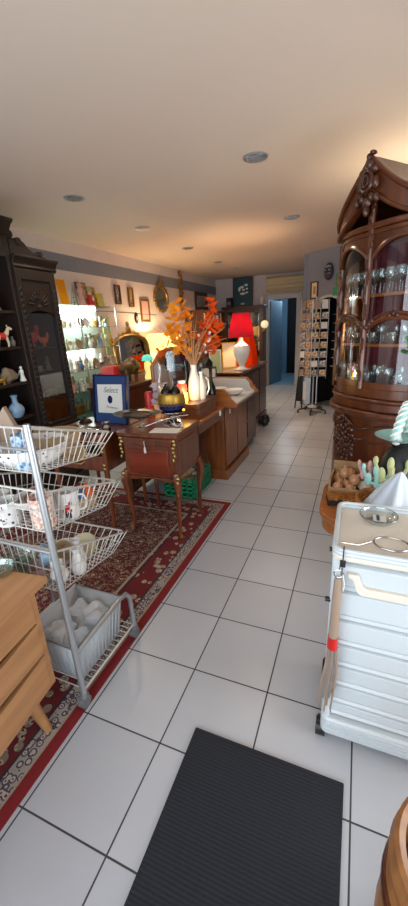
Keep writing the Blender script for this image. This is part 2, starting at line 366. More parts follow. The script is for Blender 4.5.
# door frame and the blue room beyond
d1 = struct('door_1', MB().box(-2.10, -2.0, 9.04, 9.16, 0, 2.07).box(-1.37, -1.25, 9.04, 9.16, 0, 2.07).box(-2.0, -1.37, 9.04, 9.16, 1.97, 2.07), 'white_trim', .006)
struct('floor_blue_room', MB().box(-2.6, -.9, 9.2, 11.6, -.06, 0), 'blue_floor')
struct('wall_blue_room', MB().box(-2.3, -2.2, 9.2, 11.5, 0, 2.5).box(-2.2, -1.98, 11.4, 11.5, 0, 2.5).box(-1.3, -.9, 11.4, 11.5, 0, 2.5).box(-1.0, -.9, 9.2, 11.4, 0, 2.5).box(-2.3, -.9, 9.2, 11.5, 2.5, 2.58).box(-1.98, -1.3, 11.4, 11.5, 2.1, 2.5), 'blue_room')
struct('wall_dark_passage', MB().box(-2.0, -1.27, 11.5, 11.55, 0, 2.15), 'black_void')
point('blue_room_lamp', (-1.7, 9.9, 2.2), 24, (.75, .9, 1.0), .08)
rd = MB()
for k in range(6): rd.box(-1.66+.05*k, -1.63+.05*k, 11.28, 11.34, .12, .6)
rd.box(-1.67, -1.37, 11.3, 11.33, .15, .19).box(-1.67, -1.37, 11.3, 11.33, .53, .57)
for k in (-1.6, -1.43): rd.box(k, k+.02, 11.3, 11.33, 0, .15)
single('radiator', rd, 'white_trim', 'small pale ribbed radiator in the dark passage beyond the door', 'radiator')
dl = thing('open_door_leaf', 'grey blue door leaf standing open inside the far doorway', 'door', (-2.0, 9.2, 0), R(78))
part('door_panel', MB().box(0, .68, -.02, .02, .01, 1.95), 'blue_room', dl, .004)
part('handle', MB().cyl((.62, -.02, 1.0), (.62, -.06, 1.0), .008).cyl((.62, -.055, 1.0), (.52, -.055, 1.0), .007), 'chrome', dl)
struct('baseboard_left', MB().box(-3.3, -3.285, -1.4, 9.1, 0, .08), 'white_trim')
struct('baseboard_back', MB().box(-1.27, -.94, 9.085, 9.1, 0, .08), 'white_trim')

# ceiling lights
pos = [(-.73, 2.88, 'large recessed ceiling spotlight, nearest of the right-hand row'), (-.76, 4.52, 'recessed ceiling spotlight, farther one of the right-hand row'),
       (-2.24, 2.88, 'recessed ceiling spotlight above the dark carved cupboard, nearest of the left row'), (-2.27, 4.0, 'recessed ceiling spotlight, second nearest of the left row'),
       (-2.30, 5.27, 'recessed ceiling spotlight in the left row, above the gilt wall mirror side'), (-2.36, 6.67, 'recessed ceiling spotlight in the left row, last but one before the back wall'), (-2.30, 7.59, 'small recessed ceiling spotlight closest to the back wall')]
cl0 = None
for x, y, lab in pos:
    if cl0 is None:
        cl0 = thing('ceiling_spotlight', lab, 'ceiling light', (x, y, 2.5), 0, 'recessed ceiling spotlights')
        part('trim_ring', MB().lathe([(.058, 0), (.062, -.006), (.078, -.008), (.084, -.003), (.084, 0)], n=28), 'steel', cl0)
        part('bulb', MB().lathe([(0, -.001), (.03, -.006), (.035, -.004), (.04, -.001)], n=16), 'white_plastic', cl0)
        g = MB()
        for k in range(-2, 3): g.box(-.055, .055, k*.02-.003, k*.02+.003, -.010, -.006)
        part('louvre', g, 'steel', cl0)
        part('reflector', MB().cyl((0, 0, -.001), (0, 0, -.004), .058, n=24), 'grey', cl0)
    else: copy_tree(cl0, (x, y, 2.5), label=lab)
    d = bpy.data.lights.new('ceiling_spot', 'SPOT'); d.energy = 20 if y < 5 else 62; d.color = (1, .80, .58); d.spot_size = R(130); d.spot_blend = .8; d.shadow_soft_size = .04
    so = bpy.data.objects.new('ceiling_spot', d); COL.objects.link(so); so.location = (x, y, 2.47)
# wall cable
single('wall_cable', MB().tube([(-3.292, 3.2, 1.72), (-3.292, 4.6, 1.73), (-3.292, 5.3, 1.71), (-3.292, 6.0, 1.69)], .004, 6), 'ink', 'thin dark cable running along the left wall under the small pictures', 'cable')

# ---------------- rug and door mat ----------------
def rugfn(u, v): return (-.9+1.8*u, -1.75+3.5*v, 0)
rg = thing('persian_rug', 'long red and beige persian rug under the tables and basket trolley', 'rug', (-1.745, .97, 0))
part('pile', MB().box(-.825, .825, -1.75, 1.75, .0005, .006), 'rug', rg)
fr = MB()
for k in range(165): x = -.82+k*.01; fr.box(x, x+.005, 1.75, 1.775+random.random()*.008, .0005, .003)
part('fringe', fr, 'linen', rg)
single('door_mat', MB().box(-.265, .265, -.6, .35, .0008, .010), 'mat', 'black ribbed rectangular door mat lying on the white tiles', 'doormat', (-.203, .53, 0), bev=.003)

# ---------------- light oak chest (bottom left) ----------------
ds = thing('oak_dresser', 'light oak chest of drawers with splayed legs, bottom left corner', 'chest of drawers', (-.945, .775, 0), R(6))
# local: front faces +x at x=0 (top edge), y runs toward camera negative
part('top_board', MB().box(-.40, .0, -1.0, .0, .638, .66), 'oak_light', ds, .003)
b = MB().box(-.39, -.045, -.975, -.95, .19, .638).box(-.39, -.045, -.05, -.025, .19, .638).box(-.39, -.045, -.95, -.05, .19, .21).box(-.39, -.37, -.95, -.05, .21, .638)
part('carcass', b, 'oak_light', ds, .002)
zs = [.212, .352, .492, .632]
for k in range(3):
    z0, z1 = zs[k]+.004, zs[k+1]-.004
    pl_ = [(-.948, z0), (-.052, z0)]
    topc = []
    for j in range(25):
        y = -.052-.896*j/24; c = abs(y+.5)/.448
        dip = .018*max(0, math.sin(max(0, min(1, (1-c)*2.2))*math.pi/2))
        topc.append((y, z1-dip))
    dr = part('drawer', MB().prism(pl_+topc, 'x', -.06, -.04), 'oak_light', ds, .002)
    part('drawer_pull', MB().prism([(-.75, z1-.026), (-.25, z1-.026), (-.29, z1-.012), (-.71, z1-.012)], 'x', -.058, -.052), 'dark_oak', dr)
for (x, y) in ((-.09, -.12), (-.09, -.9), (-.34, -.12), (-.34, -.9)):
    dx = .02 if x > -.2 else -.02; dy = .03 if y > -.5 else -.03
    part('leg', MB().cyl((x, y, .19), (x+dx, y+dy, .0065), .024, .015, 14), 'oak_light', ds)
gd = MB().shell([(.03, 0), (.045, .006), (.052, .022), (.053, .026)], n=24)
single('glass_ashtray', gd, 'green_glass', 'small round glass dish at the left edge of the oak chest top', 'dish', (-1.125, .735, .6605))

# ---------------- wire basket trolley ----------------
tr = thing('basket_trolley', 'tall chrome trolley holding three tilted wire baskets of crockery', 'trolley', (-.93, .81, .0065))
PX = -.50   # other post
def post(x):
    m = MB().tube([(x, 0, .06), (x, 0, 1.16), (x, 0, 1.19)], [.0125, .0125, .011], 14)
    return m
for x in (0, PX): part('post', post(x), 'steel', tr)
part('crossbar', MB().cyl((PX, 0, 1.105), (0, 0, 1.105), .006, n=10).cyl((PX, 0, .725), (0, 0, .725), .006, n=10).cyl((PX, 0, .30), (0, 0, .30), .006, n=10), 'steel', tr)
for x in (0, PX):
    part('side_rail', MB().tube([(x, .0, .27), (x, .06, .275), (x, .30, .285), (x, .35, .275), (x, .375, .24), (x, .38, .06)], .011, 12), 'steel', tr)
lw_ = MB().cyl((0, 0, .075), (0, .38, .075), .005, n=8).cyl((PX, 0, .075), (PX, .38, .075), .005, n=8)
for k in range(14): y = .01+k*.028; lw_.cyl((PX, y, .075), (0, y, .075), .0025, n=6)
part('lower_shelf', lw_, 'wire', tr)
for x in (0, PX):
    for y in (0, .38):
        cst = part('caster', MB().tube([(x-.014, y-.004, .026), (x+.014, y-.004, .026)], [.0255, .0255], 20), 'grey_plastic', tr)
        part('fork', MB().lathe([(.012, .040), (.019, .046), (.019, .058), (.014, .066)], (x, y, 0), 14), 'grey_plastic', cst)
def basket(zb, zt, zfar, y1=.43, yb=.36, zbf=None, rad=.0021):
    zbf = zbf if zbf is not None else zb-.05
    m = MB(); h = MB(); x0, x1 = PX+.02, -.006
    A = lambda x, t: Vector((x, .02+(y1-.02)*t, zt+(zfar-zt)*t))     # rim
    B = lambda x, t: Vector((x+(.035 if x < -.2 else -.035), .03+(yb-.03)*t, zb+(zbf-zb)*t))  # bottom
    rim = [A(x0, 0), A(x1, 0), A(x1, .93), A(x1-.03, 1), A(x0+.03, 1), A(x0, .93)]
    h.tube(rim, .0045, 8, closed=True)
    h.tube([B(x0, 0), B(x1, 0), B(x1, 1), B(x0, 1)], .0025, 8, closed=True)
    n = 13
    for k in range(n+1):
        t = k/n
        m.tube([A(x0, t), B(x0, t), B(x1, t), A(x1, t)], rad, 6)
    for k in range(1, 12):
        s = k/12; xr = x0+(x1-x0)*s
        bb0 = B(x0, 0).lerp(B(x1, 0), s); bb1 = B(x0, 1).lerp(B(x1, 1), s)
        m.tube([A(xr, 0), bb0, bb1, A(xr, 1)], rad, 6)
    for f in (.5,):
        q = lambda x, t: A(x, t).lerp(B(x, t), f)
        m.tube([q(x0, 0), q(x1, 0), q(x1, 1), q(x0, 1)], rad, 6, closed=True)
    m.v += []; b0 = len(m.v); m.add(h.v, h.f)
    return m, (x0, x1, B)
BK = []
for (zb, zt, zf, zbf) in ((1.01, 1.17, 1.045, .965), (.785, .95, .82, .73), (.53, .72, .565, .49)):
    m, info = basket(zb, zt, zf, zbf=zbf); part('wire_basket', m, 'wire', tr); BK.append(info)
# contents (things of their own), placed on the basket floor
def inb(k, u, t, dz=0):
    x0, x1, B = BK[k]; p = B(x0, t).lerp(B(x1, t), u); return Vector((-.93+p.x, .81+p.y, p.z+.003+dz))
def mug(name, mname, lab, loc, r=.04, h=.09, rz=0, tilt=None, cat='mug', grp=None):
    t = thing(name, lab, cat, loc, rz, grp)
    if tilt: t.rotation_euler = tilt
    part('cup_body', MB().shell([(r*.8, 0), (r*.95, .006), (r, h*.3), (r, h)], n=24, th=.004), mname, t)
    part('handle', MB().tube([(r-.003, 0, h*.8), (r+.02, 0, h*.78), (r+.03, 0, h*.52), (r+.022, 0, h*.28), (r-.003, 0, h*.22)], .0045, 8), mname, t)
    return t
G = 'crockery in the basket trolley'
bowl = MB().shell([(.05, 0), (.09, .012), (.125, .05), (.135, .085)], n=36, th=.004)
single('openwork_bowl', bowl, 'china', 'big white bowl with small printed marks in the top wire basket', 'bowl', inb(0, .68, .36))
bs = MB().shell([(.05, 0), (.085, .02), (.10, .07), (.10, .10)], n=28, th=.004)
single('linen_basket', bs, 'beige', 'beige woven bread basket at the far end of the top wire basket', 'basket', inb(0, .60, .83), 0)
t_ = mug('blue_vase', 'blue_china', 'blue and white patterned cup standing inside the top wire basket', inb(0, .80, .12), .032, .13, cat='cup')
single('cream_fan', MB().prism([(-.05, 0), (.05, 0), (.03, .05), (0, .13), (-.03, .09)], 'y', -.012, .012), 'tan', 'pointed tan wooden piece sticking up from the top wire basket', 'ornament', inb(0, .52, .30, .09), R(20), bev=.003)
single('white_box_tin', MB().lathe([(.045, 0), (.048, .004), (.048, .13), (.043, .138), (0, .138)], n=24), 'paper', 'pale cylindrical tin at the left of the top wire basket', 'tin', inb(0, .12, .25))
single('grey_pitcher', MB().shell([(.035, 0), (.05, .03), (.042, .1), (.046, .135)], n=24), 'porcelain', 'white pitcher against the crossbar in the top wire basket', 'jug', inb(0, .36, .08))
# second basket
mug('red_print_stein', 'red_china', 'tall mug with rusty red all-over print in the middle basket', inb(1, .86, .14), .043, .125, R(150))
mf = mug('flower_mug', 'porcelain', 'white mug with red flower motif in the middle wire basket', inb(1, .88, .50), .042, .115, R(35))
fm = MB()
for (a, z, s) in ((-1.5, .06, .011), (-1.25, .075, .008), (-1.75, .045, .009), (-1.3, .045, .007)):
    fm.ell((.0425*math.cos(a), .0425*math.sin(a), z), (s, .003, s), 10, 6)
part('flower_motif', fm, 'red', mf)
st_ = MB()
for a, z in ((-1.5, .025), (-1.7, .03), (-1.35, .028)): st_.ell((.0425*math.cos(a), .0425*math.sin(a), z), (.004, .003, .016), 8, 6)
part('leaf_motif', st_, 'ink', mf)
def jar(name, lab, loc, c, lid, r=.035, h=.06, cat='pot'):
    t = thing(name, lab, cat, loc)
    part('pot_body', MB().lathe([(r*.6, 0), (r, h*.3), (r, h*.7), (r*.75, h)], n=20), c, t)
    part('lid', MB().lathe([(r*.8, h), (r*.82, h+.01), (r*.55, h+.028), (.008, h+.036), (.01, h+.046), (0, h+.05)], n=20), lid, t)
jar('spice_pot', 'round beige pot with a blue lid in the middle basket', inb(1, .84, .74), 'beige', 'blue')
jar('spice_pot', 'round beige pot with an orange red lid in the middle basket', inb(1, .84, .90), 'beige', 'orange')
single('tipped_cup', MB().shell([(.02, 0), (.04, .03), (.046, .055)], n=22), 'honey', 'brown glazed cup lying tilted on top of the middle basket', 'cup', inb(1, .60, .44, .08), rot=(R(70), 0, R(30)))
single('white_bowl', MB().shell([(.03, 0), (.06, .02), (.07, .05)], n=26), 'porcelain', 'plain white bowl behind the post in the middle basket', 'bowl', inb(1, .68, .22, .06))
mug('lace_mug', 'china', 'white printed mug left of the post in the middle basket', inb(1, .50, .06), .045, .10, R(-60))
mug('lace_mug', 'porcelain', 'white mug with handle near the far left of the middle basket', inb(1, .25, .2), .045, .10, R(-100))
single('yellow_band_cup', MB().shell([(.03, 0), (.042, .02), (.042, .08)], n=22), 'gold', 'golden banded cup at the left edge of the middle basket', 'cup', inb(1, .12, .05, .03))
single('small_saucer', MB().shell([(.025, 0), (.05, .008), (.06, .014)], n=24), 'cream', 'cream saucer lying between the mugs of the middle basket', 'saucer', inb(1, .55, .66, .01))
mug('teacup', 'cream', 'cream teacup in the middle of the middle basket', inb(1, .58, .85, .0), .036, .06, R(200))
# third basket
def shaker(lab, loc, h=.12, m='porcelain', cat='vase', tilt=None):
    return single('bud_vase', MB().lathe([(.018, 0), (.028, .01), (.034, h*.35), (.02, h*.66), (.013, h*.8), (.02, h), (.015, h), (.01, h*.85), (0, h*.84)], n=22), m, lab, cat, loc, rot=tilt)
mug('teacup', 'porcelain', 'white cup at the far end of the bottom basket beside the plate', inb(2, .50, .75), .036, .06, R(100))
mug('teacup', 'porcelain', 'white cup near the middle of the bottom basket', inb(2, .62, .50), .036, .065, R(60))
single('tipped_cup', MB().shell([(.02, 0), (.036, .03), (.04, .055)], n=22), 'beige', 'beige cup lying on its side at the far end of the top basket', 'cup', inb(0, .88, .72, .035), rot=(R(80), 0, R(50)))
single('white_bowl', MB().shell([(.03, 0), (.05, .02), (.062, .05)], n=26), 'porcelain', 'white bowl at the far left of the middle basket', 'bowl', inb(1, .35, .62))
mug('flower_mug', 'porcelain', 'plain white mug behind the flower mug in the middle basket', inb(1, .68, .66), .036, .08, R(80))
shaker('slim white bud vase standing at the right side of the bottom basket', inb(2, .93, .42))
shaker('taller white bud vase just behind the slim one in the bottom basket', inb(2, .83, .56), .13)
shaker('short white vase in the bottom basket close to the post', inb(2, .86, .2), .09)
single('ornament_snowman', MB().lathe([(.02, 0), (.027, .015), (.02, .04), (.012, .045), (.018, .055), (.018, .068), (.01, .078), (0, .08)], n=18), 'porcelain', 'little round-headed white figurine beside the trolley post, bottom basket', 'figurine', inb(2, .95, .06, .05))
single('saucer_plate', MB().shell([(.03, 0), (.06, .008), (.075, .018)], n=28), 'cream', 'cream and brown plate leaning at the far end of the bottom basket', 'plate', inb(2, .72, .80, .03), rot=(R(35), 0, 0))
single('tipped_cup', MB().shell([(.02, 0), (.04, .03), (.046, .06)], n=22), 'light_blue', 'pale blue cup lying on its side on the bottom basket pile', 'cup', inb(2, .75, .32, .09), rot=(R(75), 0, R(-40)))
single('tipped_cup', MB().shell([(.02, 0), (.04, .03), (.046, .05)], n=22), 'beige', 'beige and brown cup lying tilted behind the pale blue cup', 'cup', inb(2, .72, .52, .08), rot=(R(65), 0, R(30)))
mug('teacup', 'green_glass', 'clear glass cup behind the crossbar of the bottom basket', inb(2, .45, .12), .036, .07, R(200))
single('glass_dish', MB().shell([(.04, 0), (.07, .03), (.08, .05)], n=26), 'green_glass', 'clear glass dish in the left half of the bottom basket', 'dish', inb(2, .25, .28))
single('pink_cup', MB().shell([(.02, 0), (.035, .02), (.04, .05)], n=22), 'pink', 'pink ceramic cup in the middle of the bottom basket', 'cup', inb(2, .60, .18))
# plastic bin on the trolley's lower shelf
bn = thing('plastic_bin', 'translucent ribbed plastic tub on the trolley bottom shelf', 'tub', (-1.085, .99, .079), R(0))
def tub(a, b, c, d, h, th=.003):
    m = MB()
    for (x0, y0, x1, y1, X0, Y0, X1, Y1) in ((-a, -b, a, -b, -c, -d, c, -d), (a, -b, a, b, c, -d, c, d), (a, b, -a, b, c, d, -c, d), (-a, b, -a, -b, -c, d, -c, -d)):
        m.add([(x0, y0, 0), (x1, y1, 0), (X1, Y1, h), (X0, Y0, h)], [(0, 1, 2, 3)])
    m.add([(-a, -b, 0), (a, -b, 0), (a, b, 0), (-a, b, 0)], [(0, 1, 2, 3)])
    return m
o = part('tub_wall', tub(.115, .135, .135, .16, .19), 'frosted', bn); sd = o.modifiers.new('solid', 'SOLIDIFY'); sd.thickness = .003
part('rim', MB().tube([(-.137, -.162, .19), (.137, -.162, .19), (.137, .162, .19), (-.137, .162, .19)], .006, 8, closed=True), 'frosted', bn)
rb = MB()
for k in range(9):
    x = -.1+k*.025; rb.tube([(x, -.139-.0005, .01), (x*1.15, -.163, .17)], .002, 5)
for k in range(11):
    y = -.12+k*.024; rb.tube([(.118, y, .01), (.138, y*1.15, .17)], .002, 5)
part('ribs', rb, 'frosted', bn)
def crumple(r, seed, squash=(1, 1, .7)):
    rnd = random.Random(seed); m = MB(); n, k = 18, 12
    vs = []; ph = [rnd.uniform(0, 6) for _ in range(6)]
    m.ell((0, 0, 0), (r, r, r), n, k)
    for i, v in enumerate(m.v):
        s = 1+.16*math.sin(v.x*70+ph[0])+.14*math.sin(v.y*85+ph[1])+.12*math.sin(v.z*90+v.x*40+ph[2])
        m.v[i] = Vector((v.x*s*squash[0], v.y*s*squash[1], v.z*s*squash[2]))
    return m
for i, (x, y, z, r_, lab) in enumerate(((-1.13, .92, .19, .058, 'film-wrapped white bundle in the near half of the plastic tub'), (-1.03, 1.05, .20, .062, 'film-wrapped white bundle in the far right of the plastic tub'), (-1.14, 1.07, .19, .05, 'small film-wrapped bundle at the far left of the plastic tub'), (-1.02, .92, .185, .055, 'film-wrapped bundle at the near right of the plastic tub'))):
    t = thing('wrapped_bundle', lab, 'bundle', (x, y, z), .7*i, 'wrapped bundles in the plastic tub')
    part('wrapping', crumple(r_*1.15, i, (1, 1, 1)), 'film', t); part('core', crumple(r_*.8, i+9, (1, 1, .8)), 'white_cloth', t)
# ---------------- small ornament makers ----------------
ORD = ['first', 'second', 'third', 'fourth', 'fifth', 'sixth', 'seventh', 'eighth', 'ninth', 'tenth', 'eleventh', 'twelfth', 'thirteenth', 'fourteenth', 'fifteenth', 'sixteenth']
def m_figurine(h=.12):
    m = MB(); s = h/.12
    m.lathe([(.024*s, 0), (.026*s, .006*s), (.018*s, .03*s), (.013*s, .06*s), (.017*s, .078*s), (.014*s, .088*s), (.006*s, .093*s)], n=12)
    m.ell((0, 0, .104*s), (.0115*s, .012*s, .015*s), 10, 7)
    m.tube([(.014*s, 0, .083*s), (.024*s, -.006*s, .065*s), (.012*s, -.018*s, .055*s)], [.005*s, .0045*s, .0035*s], 6)
    m.tube([(-.014*s, 0, .083*s), (-.025*s, -.004*s, .068*s), (-.016*s, -.018*s, .05*s)], [.005*s, .0045*s, .0035*s], 6)
    return m
def m_vase(h=.12): 
    s = h/.12; return MB().lathe([(.02*s, 0), (.028*s, .015*s), (.034*s, .045*s), (.026*s, .075*s), (.012*s, .092*s), (.012*s, .105*s), (.02*s, .12*s), (.015*s, .118*s), (.008*s, .1*s), (0, .098*s)], n=16)
def m_cup(h=.07):
    s = h/.07; m = MB().shell([(.018*s, 0), (.03*s, .02*s), (.036*s, .07*s)], n=16, th=.003*s)
    m.tube([(.033*s, 0, .055*s), (.052*s, 0, .05*s), (.05*s, 0, .025*s), (.03*s, 0, .02*s)], .0035*s, 6); return m
def m_plate(r=.06):
    M = Matrix.Rotation(R(78), 4, 'X'); m = MB().shell([(r*.5, 0), (r*.9, .006), (r, .012)], (0, 0, r), 20, .003, M); return m.box(-r*.35, r*.35, -.02, .03, 0, .006)
def m_animal(h=.09):
    s = h/.09; m = MB()
    m.ell((0, 0, .045*s), (.045*s, .02*s, .022*s), 12, 8)
    m.tube([(.035*s, 0, .052*s), (.05*s, 0, .07*s), (.055*s, 0, .08*s)], [.016*s, .012*s, .011*s], 8)
    m.ell((.064*s, 0, .078*s), (.018*s, .011*s, .011*s), 8, 6)
    m.cyl((.054*s, .007*s, .085*s), (.052*s, .009*s, .098*s), .004*s, .001, 6).cyl((.054*s, -.007*s, .085*s), (.052*s, -.009*s, .098*s), .004*s, .001, 6)
    for x in (-.03, .03):
        for y in (-.011, .011): m.tube([(x*s, y*s, .04*s), (x*s*1.05, y*s, .02*s), (x*s, y*s, 0)], [.009*s, .006*s, .006*s], 8)
    m.tube([(-.043*s, 0, .055*s), (-.055*s, 0, .045*s), (-.058*s, 0, .02*s)], [.005*s, .003*s, .002*s], 6); return m
def m_box(h=.06): s = h/.06; return MB().box(-.05*s, .05*s, -.03*s, .03*s, 0, .045*s).box(-.052*s, .052*s, -.032*s, .032*s, .046*s, .06*s)
def m_goblet(h=.15):
    s = h/.15; return MB().lathe([(.030*s, 0), (.028*s, .003*s), (.004*s, .008*s), (.0035*s, .07*s), (.015*s, .08*s), (.030*s, .10*s), (.032*s, .125*s), (.027*s, .15*s), (.025*s, .15*s), (.029*s, .125*s), (.027*s, .103*s), (0, .082*s)], n=14)
def m_rooster(h=.14):
    s = h/.14; m = MB(); m.ell((0, 0, .06*s), (.045*s, .025*s, .035*s), 12, 8)
    m.tube([(.03*s, 0, .07*s), (.045*s, 0, .1*s), (.045*s, 0, .118*s)], [.022*s, .014*s, .012*s], 8); m.prism([(.035*s, .12*s), (.06*s, .12*s), (.055*s, .14*s), (.048*s, .13*s), (.04*s, .14*s)], 'y', -.003*s, .003*s)
    m.cyl((.055*s, 0, .115*s), (.07*s, 0, .112*s), .005*s, .001, 6)
    m.prism([(-.03*s, .06*s), (-.08*s, .1*s), (-.075*s, .13*s), (-.05*s, .13*s), (-.02*s, .085*s)], 'y', -.008*s, .008*s)
    m.cyl((0, 0, .03*s), (0, 0, 0), .012*s, .02*s, 10); return m
KIND = {'figurine': m_figurine, 'vase': m_vase, 'cup': m_cup, 'plate': m_plate, 'animal figurine': m_animal, 'box': m_box, 'goblet': m_goblet, 'rooster figurine': m_rooster}
_mc = {}
def trinket(kind, h, mat, lab, loc, rz=0, group=None, cat=None):
    key = (kind, round(h, 3), mat)
    nm = kind.replace(' ', '_')
    if key not in _mc: _mc[key] = KIND[kind](h).mesh(nm, mat)
    o = link(nm, _mc[key], None, loc, (0, 0, rz)); o['label'] = lab; o['category'] = cat or kind
    if group: o['group'] = group
    return o

# ---------------- carved dark cupboard (left) ----------------
cb = thing('carved_cupboard', 'very dark carved oak cupboard with open shelves and a glazed side section', 'cupboard', (-2.9, 2.3, 0))
O = (-2.9, 2.3, 0)
def P3(name, m, mat, parent=cb, bev=.004, **k): return part(name, m, mat, parent, bev, **k)
P3('back_panel', MB(O).box(-3.22, -3.2, 1.62, 2.9, .1, 2.1).box(-3.22, -3.2, 1.62, 2.45, 2.1, 2.24), 'dark_oak')
for (y0, y1, z1, nm) in ((1.60, 1.65, 2.22, 'side_panel'), (2.43, 2.475, 2.22, 'partition'), (2.86, 2.905, 2.0, 'side_panel')):
    P3(nm, MB(O).box(-3.2, -2.62, y0, y1, .08, z1), 'dark_oak')
for z in (.74, 1.03, 1.32, 1.60):
    P3('shelf', MB(O).box(-3.2, -2.64, 1.65, 2.43, z+.035, z+.06), 'dark_oak_h')
for z in (.86, 1.12, 1.34):
    P3('shelf', MB(O).box(-3.2, -2.68, 2.475, 2.86, z, z+.02), 'dark_oak_h')
def cornice(y0, y1, z, out=.06, h=.12):
    m = MB(O); prof = [(-3.2, z), (-2.62, z), (-2.60, z+h*.2), (-2.61, z+h*.35), (-2.62+out*.6, z+h*.7), (-2.62+out, z+h*.85), (-2.62+out, z+h), (-3.2, z+h)]
    m.prism([(a, b) for a, b in prof], 'y', y0, y1); return m
P3('cornice', cornice(1.55, 2.50, 2.20, .07, .12), 'dark_oak_h')
P3('frieze', MB(O).box(-2.66, -2.62, 1.65, 2.43, 2.05, 2.2), 'dark_oak_h')
P3('cornice', cornice(2.47, 2.95, 1.98, .05, .10), 'dark_oak_h')
# scroll crest on the lower section
cr = MB(O).prism([(2.5, 2.07), (2.92, 2.07), (2.90, 2.10), (2.84, 2.11), (2.80, 2.135), (2.76, 2.12), (2.70, 2.15), (2.66, 2.19), (2.60, 2.215), (2.55, 2.20), (2.5, 2.24)], 'x', -2.68, -2.64)
for (y, z, r_) in ((2.82, 2.125, .02), (2.60, 2.19, .03), (2.52, 2.23, .03)): cr.cyl((-2.69, y, z), (-2.63, y, z), r_, n=14)
P3('scroll_crest', cr, 'dark_oak_h')
# right section: frame, shell panel, glazed door
fm_ = MB(O).box(-2.64, -2.60, 2.465, 2.515, .6, 1.98).box(-2.64, -2.60, 2.845, 2.905, .6, 1.98).box(-2.64, -2.60, 2.515, 2.845, 1.90, 1.98)
P3('door_frame', fm_.box(-2.64, -2.605, 2.515, 2.845, .60, .68), 'dark_oak')
P3('head_panel', MB(O).prism([(2.515, 1.90), (2.515, 1.62)]+[(2.68-.165*math.cos(math.pi*k/12), 1.60+.06*math.sin(math.pi*k/12)) for k in range(13)]+[(2.845, 1.62), (2.845, 1.90)], 'x', -2.635, -2.615), 'dark_oak_h')
sh = MB(O)
for k in range(9):
    a = math.pi*(k+.5)/9; y, z = 2.68-.075*math.cos(a), 1.70+.075*math.sin(a)
    sh.ell((-2.61, y, z), (.012, .028, .011), 8, 6, Matrix.Rotation(math.pi-a, 4, 'X')).ell((-2.608, 2.68-.105*math.cos(a), 1.70+.105*math.sin(a)), (.01, .013, .013), 8, 6)
sh.ell((-2.608, 2.68, 1.69), (.016, .03, .02), 10, 8)
P3('carved_shell', sh, 'dark_oak', bev=0)
P3('glass_pane', MB(O).box(-2.628, -2.624, 2.515, 2.845, .68, 1.64), 'pane', bev=0)
for z in (.12,):
    for (y0, y1) in ((1.66, 2.04), (2.05, 2.42), (2.49, 2.85)):
        d_ = P3('lower_door', MB(O).box(-2.64, -2.605, y0, y1, .1, .58), 'dark_oak', bev=.006)
        P3('raised_panel', MB(O).box(-2.606, -2.595, y0+.07, y1-.07, .18, .5), 'dark_oak', d_, .008)
P3('waist_moulding', MB(O).box(-3.2, -2.58, 1.58, 2.92, .60, .645), 'dark_oak_h'); P3('plinth', MB(O).box(-3.22, -2.58, 1.58, 2.92, 0, .09), 'dark_oak_h')
for y in (2.49, 2.875):
    tw = MB(O)
    for k in range(26): tw.ell((-2.598, y, .70+k*.045), (.010, .016, .0235), 8, 5, Matrix.Rotation(R(20), 4, 'X'))
    P3('beaded_column', tw, 'dark_oak', bev=0)

# what stands on its shelves
D = 'dark cupboard'
lb = MB().lathe([(r_*1.25, z_*1.25) for r_, z_ in [(.03, 0), (.035, .006), (.05, .035), (.052, .055), (.04, .08), (.018, .098), (.016, .13), (.024, .15), (.018, .148), (.011, .13), (0, .125)]], n=26)
single('bottle_vase', lb, 'light_blue', 'pale blue bottle vase on the lowest open shelf of the dark cupboard', 'vase', (-2.68, 2.27, .8005))
hs = thing('horse_figurine', 'white prancing horse figurine with red saddle cloth on the dark cupboard shelf', 'figurine', (-2.685, 2.29, 1.3805), R(70))
hm = MB().ell((0, 0, .085), (.045, .022, .026), 14, 8).tube([(.03, 0, .095), (.05, 0, .125), (.055, 0, .145)], [.022, .014, .012], 8).ell((.07, 0, .142), (.022, .010, .012), 8, 6, Matrix.Rotation(R(25), 4, 'Y'))
for (x, y, z, x2, z2) in ((.03, .012, .075, .05, .04), (.03, -.012, .075, .035, .03), (-.03, .012, .075, -.035, .035), (-.03, -.012, .075, -.04, .035)):
    hm.tube([(x, y, z), (x2, y, z2), (x2-.004, y, 0.0)], [.012, .007, .006], 8)
hm.tube([(-.043, 0, .09), (-.06, 0, .075), (-.065, 0, .04)], [.006, .007, .002], 6)
for s in (-1, 1): hm.cyl((.052, s*.006, .155), (.05, s*.008, .172), .004, .001, 6)
part('horse_body', hm, 'cream', hs); part('saddle_cloth', MB().lathe([(.0285, -.02), (.0285, .02)], (0, 0, .085), 16, M=Matrix.Rotation(R(90), 4, 'Y')), 'red', hs)
trinket('figurine', .15, 'grey', 'dark grey figurine at the left end of the top open cupboard shelf', (-2.70, 2.31, 1.6605))
trinket('vase', .08, 'grey', 'small grey vase right of the white horse in the dark cupboard', (-2.70, 2.395, 1.3805))
single('stone_rock', crumple(.055, 3, (1, 1.2, 1)), 'stone', 'jagged brown mineral rock on the middle open shelf of the cupboard', 'rock', (-2.69, 2.27, 1.150))
single('stone_block', MB().prism([(-.05, 0), (.05, 0), (.03, .2), (-.02, .2)], 'x', -.03, .03), 'brown', 'tall leaning brown wooden piece at the left of the middle cupboard shelf', 'ornament', (-2.76, 2.17, 1.0905))
trinket('figurine', .13, 'porcelain', 'white and blue robed figurine at the right of the middle cupboard shelf', (-2.67, 2.395, 1.0905))
single('gold_bowl', MB().shell([(.02, 0), (.025, .03), (.05, .05), (.06, .08)], n=20), 'gold', 'small golden footed bowl left of the pale blue bottle vase', 'bowl', (-2.68, 2.12, .8005))
